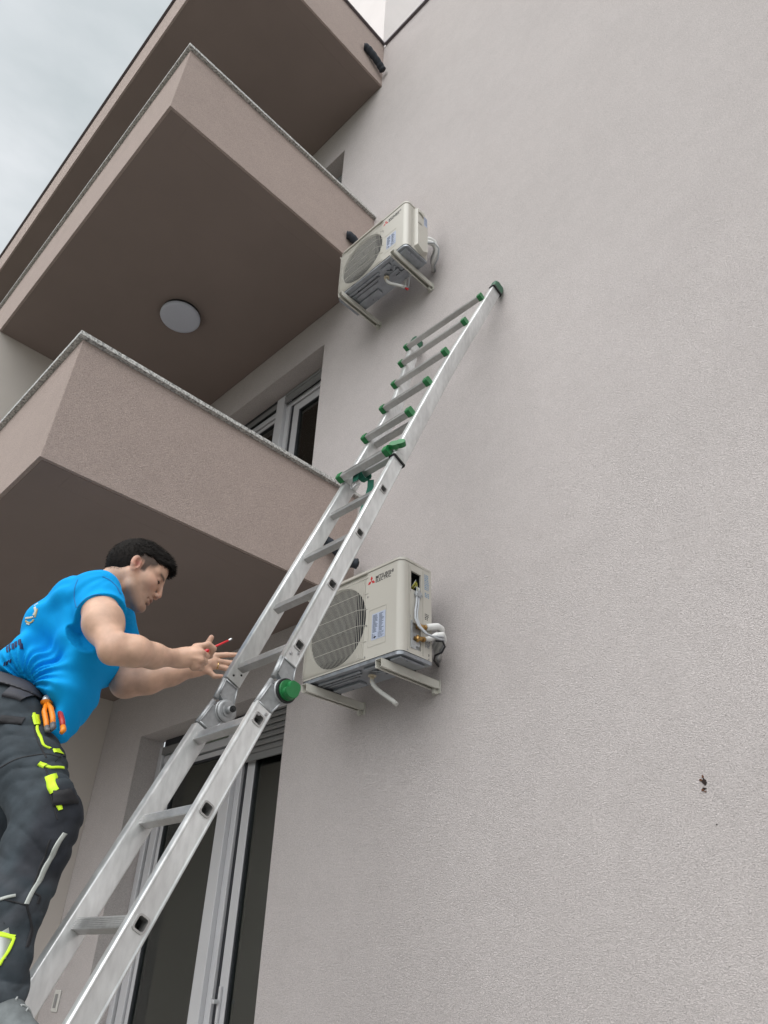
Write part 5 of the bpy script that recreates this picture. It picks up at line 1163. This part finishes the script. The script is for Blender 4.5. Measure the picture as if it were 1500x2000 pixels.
def tr_col(P):
    c = np.tile(np.array([0.033,0.043,0.052]), (len(P),1))
    z = P[:,2]; a = P[:,0]
    w_ = (np.clip((a-(K['knR'][0]-0.005))/0.03,0,1)*np.clip((z-0.15)/0.03,0,1)*np.clip((K['knR'][2]+0.085-z)/0.02,0,1))[:,None]*0.75   # darker reinforced knee
    c = c*(1-w_)+np.array([0.016,0.017,0.024])*w_
    dirt = (0.5+0.5*np.sin(a*70+z*30+3*np.sin(z*40)))*np.exp(-((z-0.10)/0.12)**2)*0.5; c = c*(1-dirt[:,None])+np.array([0.060,0.062,0.072])*dirt[:,None]
    cw = (np.clip((K['cuff'][2]+0.030-z-0.2*(a-K['cuff'][0]))/0.004,0,1)*(P[:,1] < 2.03))[:,None]*0.8; c = c*(1-cw)+np.array([0.085,0.100,0.115])*cw
    return c
trous = tr.mesh('trousers', DENIM, person, tr_col)
del tr, X, Y, Z, f, fold
# cuff shell below the hem and belt
bl = SDF((-1.36,1.90,0.50), (-0.84,2.62,0.80), 0.004)
bl.chain([V('hipR',(0,0,0.03)), V('hipL',(0,0,0.03))], [0.111,0.111], 0.04); bl.chain([V('pelvis',(-0.01,0,0.075)), V('pelvis',(0.0,0,-0.02))], [0.101,0.110], 0.04, 1.5)
g, X, Y, Z = bl.full(); ff = np.maximum(bl.f, planeP(V('b0',(0,0,0.022)), V('b1',(0,0,0.022)), (K['knR'][0], K['knR'][2]), X, Z)); ff = np.maximum(ff, -planeP(V('b0',(0,0,-0.018)), V('b1',(0,0,-0.018)), (K['knR'][0], K['knR'][2]), X, Z)); bl.f = ff.astype(np.float32)
bl.mesh('belt', BELT, person)
# shoe
so_ = SDF((-1.12,1.74,-0.20), (-0.62,2.00,0.02), 0.003)
hl, te = np.array(K['heel']), np.array(K['toe'])
an = np.array(K['anR']); zf = -0.145
so_.chain([(hl[0]+0.05,hl[1],zf+0.015),(an[0]+0.06,an[1]-0.01,zf+0.018),(te[0]-0.045,te[1],zf+0.008)], [0.040,0.044,0.040], 0.02)
so_.chain([(an[0]-0.01,an[1],zf+0.06),(an[0]+0.03,an[1]-0.01,zf+0.05),(te[0]-0.07,te[1],zf+0.026)], [0.046,0.043,0.032], 0.02)
so_.cone((an[0]-0.005,an[1],zf+0.05),(an[0],an[1],zf+0.10),0.043,0.045,0.015)
g, X, Y, Z = so_.full(); so_.f = np.maximum(so_.f, (zf-0.013)-Z).astype(np.float32)
shoe = so_.mesh('shoe', SHOE, person)
s2 = SDF((-1.12,1.74,-0.20), (-0.62,2.00,0.0), 0.003)
s2.chain([(hl[0]+0.05,hl[1],zf),(an[0]+0.06,an[1]-0.01,zf),(te[0]-0.044,te[1],zf)], [0.045,0.047,0.045], 0.02)
g, X, Y, Z = s2.full(); s2.f = np.maximum(np.maximum(s2.f, (zf-0.030)-Z), Z-(zf-0.005)).astype(np.float32)
s2.mesh('sole', SOLE, shoe)
# second shoe and sock behind
so_ = SDF((-1.50,1.98,-0.20), (-0.95,2.30,0.10), 0.005)
al = np.array(K['anL'])
so_.chain([(al[0]-0.05,al[1]-0.03,zf+0.012),(al[0]+0.16,al[1]-0.05,zf+0.008)], [0.042,0.040], 0.02); so_.chain([(al[0],al[1],al[2]),(al[0],al[1]-0.03,zf+0.04)], [0.050,0.046], 0.02)
g, X, Y, Z = so_.full(); so_.f = np.maximum(so_.f, (zf-0.030)-Z).astype(np.float32)
so_.mesh('shoe', SHOE, person)
# sock at the right ankle
mb = MB(); p0, p1 = V('cuff'), (an[0], an[1], zf+0.08)
mb.tube([W(p0)+PL, W(p1)+PL], [0.040,0.040], 0, 16); mb.build('sock', WEB, person)
shb = BVHTree.FromPolygons([Vector(v.co) for v in shoe.data.vertices], [tuple(p.vertices) for p in shoe.data.polygons]); mb = MB()
for q in range(6):      # laces across the tongue
    a = an[0]+0.040+q*0.014; P_ = []
    for j in range(7):
        h = shb.ray_cast(W((a+0.003*j*(1 if q % 2 else -1), an[1]-0.034+j*0.011, 0.1))+PL, Vector((0,0,-1)))[0]
        if h is not None: P_.append(h+Vector((0,0,0.0012)))
    if len(P_) > 3: mb.tube(P_, 0.0022, 0, 6)
mb.build('laces', mat('pale_lace',(0.42,0.44,0.44),0.8), shoe)
mb = MB(); mb.tube([W((an[0]+0.004+0.050*math.cos(2*math.pi*q/24), an[1]-0.002+0.046*math.sin(2*math.pi*q/24), zf+0.112-0.018*math.cos(2*math.pi*q/24)))+PL for q in range(25)], 0.0075, 0, 8, False); mb.build('collar', SOLE, shoe)

# --- trims laid on the cloth: points are found by looking horizontally along b on to the cloth
from mathutils.bvhtree import BVHTree
def bvh_of(o):
    dg = [Vector(v.co) for v in o.data.vertices]; return BVHTree.FromPolygons(dg, [tuple(p.vertices) for p in o.data.polygons])
BT, BS = bvh_of(trous), bvh_of(shirt)
def onto(B, a, z, off=0.002, b0=1.6):
    o_ = W((a, b0, z))+PL; h, n, i, d = B.ray_cast(o_, BH_)
    if h is None: return None
    if n.dot(BH_) > 0: n = -n
    return h+n*off, n
def lay(name, m, B, path, wd, parent, off=0.0022, n=22, th=0.0012):
    """a narrow band following `path` (a,z points) on the cloth"""
    P_ = []; tot = [0]
    for i in range(len(path)-1): tot.append(tot[-1]+math.hypot(path[i+1][0]-path[i][0], path[i+1][1]-path[i][1]))
    for k in range(n+1):
        t_ = tot[-1]*k/n; i = max(j for j in range(len(path)-1) if tot[j] <= t_+1e-9); u = (t_-tot[i])/max(tot[i+1]-tot[i],1e-9)
        P_.append((path[i][0]+(path[i+1][0]-path[i][0])*u, path[i][1]+(path[i+1][1]-path[i][1])*u))
    mb = MB(); rows = []
    for k, (a, z) in enumerate(P_):
        p, q = P_[max(k-1,0)], P_[min(k+1,n)]; dx, dz = q[0]-p[0], q[1]-p[1]; L_ = math.hypot(dx,dz) or 1; nx, nz = -dz/L_, dx/L_
        w0 = wd if not isinstance(wd, (list,tuple)) else wd[0]+(wd[1]-wd[0])*k/n; row = []
        for s_ in (-1,-0.33,0.33,1):
            h = onto(B, a+nx*w0/2*s_, z+nz*w0/2*s_, off)
            row.append(h)
        if all(row): rows.append(row)
    for _ in range(3):
        new = [list(r_) for r_ in rows]
        for i in range(1, len(rows)-1):
            for q in range(4): new[i][q] = ((rows[i-1][q][0]+rows[i][q][0]*2+rows[i+1][q][0])/4, rows[i][q][1])
        rows = new
    vs = []; fs = []
    for r_ in rows:
        vs += [h[0] for h in r_]+[h[0]-h[1]*(off+th) for h in (r_[0], r_[3])]
    for i in range(len(rows)-1):
        for q in range(3): a = i*6+q; fs.append((a,a+1,a+7,a+6))
        fs += [(i*6,i*6+6,i*6+10,i*6+4),(i*6+3,i*6+5,i*6+11,i*6+9)]
    if not fs: return None
    mb.add(vs, fs, 0, True); return mb.build(name, m, parent)
TRIMS = KT
lay('zip', HIVIS, BT, TRIMS['zip1'], 0.0045, trous, 0.003, 30); lay('zip_pull', HIVIS, BT, TRIMS['pull1'], 0.010, trous, 0.006, 8)
lay('zip', HIVIS, BT, TRIMS['zip2'], 0.0065, trous, 0.003, 20); lay('zip_pull', HIVIS, BT, TRIMS['pull2'], 0.010, trous, 0.006, 8)
lay('hi_vis_patch', HIVIS, BT, TRIMS['patch1'], [0.024,0.022], trous, 0.003); lay('hi_vis_patch', HIVIS, BT, TRIMS['patch2'], [0.012,0.008], trous, 0.003)
lay('hi_vis_trim', HIVIS, BT, TRIMS['trim1'], 0.010, trous, 0.003)
lay('strap', WEB, BT, TRIMS['strap1'], 0.022, trous, 0.004); lay('strap', WEB, BT, TRIMS['strap2'], [0.038,0.034], trous, 0.005); lay('pocket_flap', WEB, BT, TRIMS['flap1'], 0.026, trous, 0.005)
lay('reflective_piping', REFL, BT, TRIMS['pipe1'], 0.0075, trous, 0.003, 40); lay('reflective_piping', REFL, BT, TRIMS['pipe2'], 0.006, trous, 0.003, 20)
lay('reflective_band', REFL, BT, TRIMS['calf'], [0.062,0.030], trous, 0.003, 26); lay('hi_vis_trim', HIVIS, BT, TRIMS['calftop'], 0.009, trous, 0.0045, 14); lay('hi_vis_trim', HIVIS, BT, TRIMS['calfside'], 0.005, trous, 0.0045, 14)
lay('belt_loop', BELT, BT, TRIMS['loop'], 0.036, trous, 0.009, 12)
for i, t_ in enumerate(TRIMS['seams']): lay('seam', WEB, BT, t_, 0.003, trous, 0.0016, 26)
SBLUE = mat('blue_stitch', (0.002, 0.17, 0.46), 0.8)
for t_ in TRIMS['sseams']: lay('seam', SBLUE, BS, t_, 0.0030, shirt, 0.0012, 30)
NAVY = mat('navy_print', (0.006,0.02,0.09), 0.7); PRINTW = mat('pale_print', (0.55,0.56,0.50), 0.6); PRINTG = mat('gold_print', (0.45,0.36,0.16), 0.6)
for t_ in TRIMS['letters']: lay('print_letter', NAVY, BS, t_[0], t_[1], shirt, 0.0016, 8)
for t_ in TRIMS['emblem']: lay('print_emblem', PRINTG if t_[2] else PRINTW, BS, t_[0], t_[1], shirt, 0.0018, 12)
# ring on the open hand
mb = MB(); c0 = W(V('r0',(0.011,0,0.001)))+PL; ax_ = (W(V('r1'))-W(V('r0'))).normalized(); u_ = ax_.cross(Vector((0,0,1))).normalized(); w_ = ax_.cross(u_)
mb.tube([c0+(u_*math.cos(2*math.pi*q/20)+w_*math.sin(2*math.pi*q/20))*0.0118 for q in range(21)], 0.0019, 0, 8, False); mb.build('ring', mat('gold',(0.75,0.55,0.25),0.25,1.0), person)

# --- screwdriver held in the right hand
sdr = empty('screwdriver', W(V('sd0')), 'red insulated screwdriver with bare metal tip held in his right hand', 'screwdriver')
SL = -Vector(sdr.location)
def SW(n): return W(K[n])+SL
mb = MB(); d0 = (SW('sd1')-SW('sd0')).normalized(); mb.tube([SW('sd0')-d0*0.02, SW('sd0'), SW('sd0')+d0*0.02, SW('sd1')-d0*0.012, SW('sd1')-d0*0.006, SW('sd1')], [0.009,0.0125,0.0115,0.009,0.0125,0.0125], 0, 16); mb.build('handle', mat('red_handle',(0.55,0.015,0.03),0.35), sdr)
mb = MB(); mb.tube([SW('sd1')-d0*0.004, SW('sd2')-d0*0.000, SW('sd3')], [0.0045,0.0040,0.0038], 0, 12); mb.build('sleeve', mat('red_sleeve',(0.60,0.02,0.03),0.35), sdr)
mb = MB(); mb.tube([SW('sd3'), SW('sd3')+(SW('sd4')-SW('sd3'))*0.3, SW('sd4')-(SW('sd4')-SW('sd3'))*0.3, SW('sd4')], [0.0026,0.0028,0.0040,0.0026], 0, 10); mb.build('tip', mat('bright_steel',(0.8,0.8,0.8),0.2,1.0), sdr)
# --- pliers in the thigh pocket
ORANGE = mat('orange_grip', (0.80,0.24,0.01), 0.4); GREYG = mat('grey_grip', (0.10,0.10,0.11), 0.5); REDG = mat('red_grip', (0.42,0.03,0.025), 0.4)
def from_pocket(a, z, off):
    h = onto(BT, a, z, off)
    while h is None: a -= 0.004; h = onto(BT, a, z, off)
    return h[0]-PL
tl_ = KT['tools']; t0, t1, t2, t3 = [(p[0],0,p[1]) for p in tl_]
def pliers(a0, z0, a1, z1, label, main, tipm, L_off, head):
    A_ = from_pocket(a0, z0, 0.024+L_off); B_ = from_pocket(a1, z1, 0.020+L_off)
    t = empty('pliers', A_, label, 'pliers'); d = (B_-A_); L_ = d.length; d.normalize(); o_ = Vector((0,0,0)); sd_ = d.cross(BH_).normalized()
    mb = MB(); mb.tube([o_-d*0.020+sd_*0.002, o_-d*0.006, o_+d*0.002], [0.010,0.013,0.010], 0, 12); mb.build('head', GALV if head else GREYG, t)
    mb = MB(); mb.tube([o_, o_+d*0.004, o_+d*0.0045, o_+d*0.010], [0.008,0.018,0.018,0.008], 0, 20, True, False, None, 0.7); mb.build('guard', main if head else GREYG, t)
    for s_ in ((1,) if not head else (1,-1)):
        mb = MB(); q = [o_+d*0.006+sd_*0.002*s_, o_+d*L_*0.3+sd_*0.010*s_, o_+d*L_*0.6+sd_*0.011*s_+BH_*0.004*(1-s_), o_+d*L_*0.85+sd_*0.009*s_]
        mb.tube(q, [0.0055,0.0078,0.0078,0.0074], 0, 12, True, True); g_ = mb.build('grip', main, t)
        mb = MB(); mb.tube([q[-1]-d*0.003, o_+d*L_*0.95+sd_*0.008*s_, o_+d*L_], [0.0080,0.0082,0.0055], 0, 12); mb.build('grip_end', tipm, t)
    return t
pliers(t0[0], t0[2], t1[0], t1[2], 'orange handled pliers tucked upright in the thigh pocket', ORANGE, GREYG, 0.0, True)
pliers(t2[0], t2[2], t3[0], t3[2], 'red handled pliers with an orange end in front of the orange pair', REDG, ORANGE, 0.006, False)

# --- trestle plank he stands on, just below the picture
pk = empty('work_platform', W((-1.12,1.83,GZ+0.0)), 'aluminium plank on two trestle frames under the worker', 'work platform')
KL = -Vector(pk.location)
TM = Matrix.Translation(KL) @ Matrix(((AH_.x,BH_.x,0,CAM.x),(AH_.y,BH_.y,0,CAM.y),(0,0,1,0),(0,0,0,1)))
mb = MB(); mb.box((-1.56,1.735,zf-0.070),(-0.655,1.925,zf-0.031),0,TM,0.004); mb.build('plank', ALU_R, pk)
mb = MB(); mb.box((-1.40,2.06,zf-0.070),(-0.90,2.20,zf-0.031),0,TM,0.004); mb.build('plank', ALU_R, pk)
for a in (-1.50,):
    mb = MB()
    mb.tube([TM@Vector((a,1.74,zf-0.071)), TM@Vector((a-0.10,1.70,GZ+0.035))], 0.016); mb.tube([TM@Vector((a,2.18,zf-0.071)), TM@Vector((a-0.10,2.24,GZ+0.035))], 0.016); mb.tube([TM@Vector((a,1.70,zf-0.09)), TM@Vector((a,2.24,zf-0.09))], 0.018)
    mb.tube([TM@Vector((a-0.05,1.72,-0.8)), TM@Vector((a-0.05,2.21,-0.8))], 0.012); mb.build('trestle', ALU_R, pk)
mb = MB(); mb.tube([TM@Vector((-0.70,1.86,zf-0.071)), TM@Vector((-0.66,1.90,GZ+0.035))], 0.016); mb.tube([TM@Vector((-0.93,2.19,zf-0.071)), TM@Vector((-0.90,2.30,GZ+0.035))], 0.016); mb.build('trestle', ALU_R, pk)
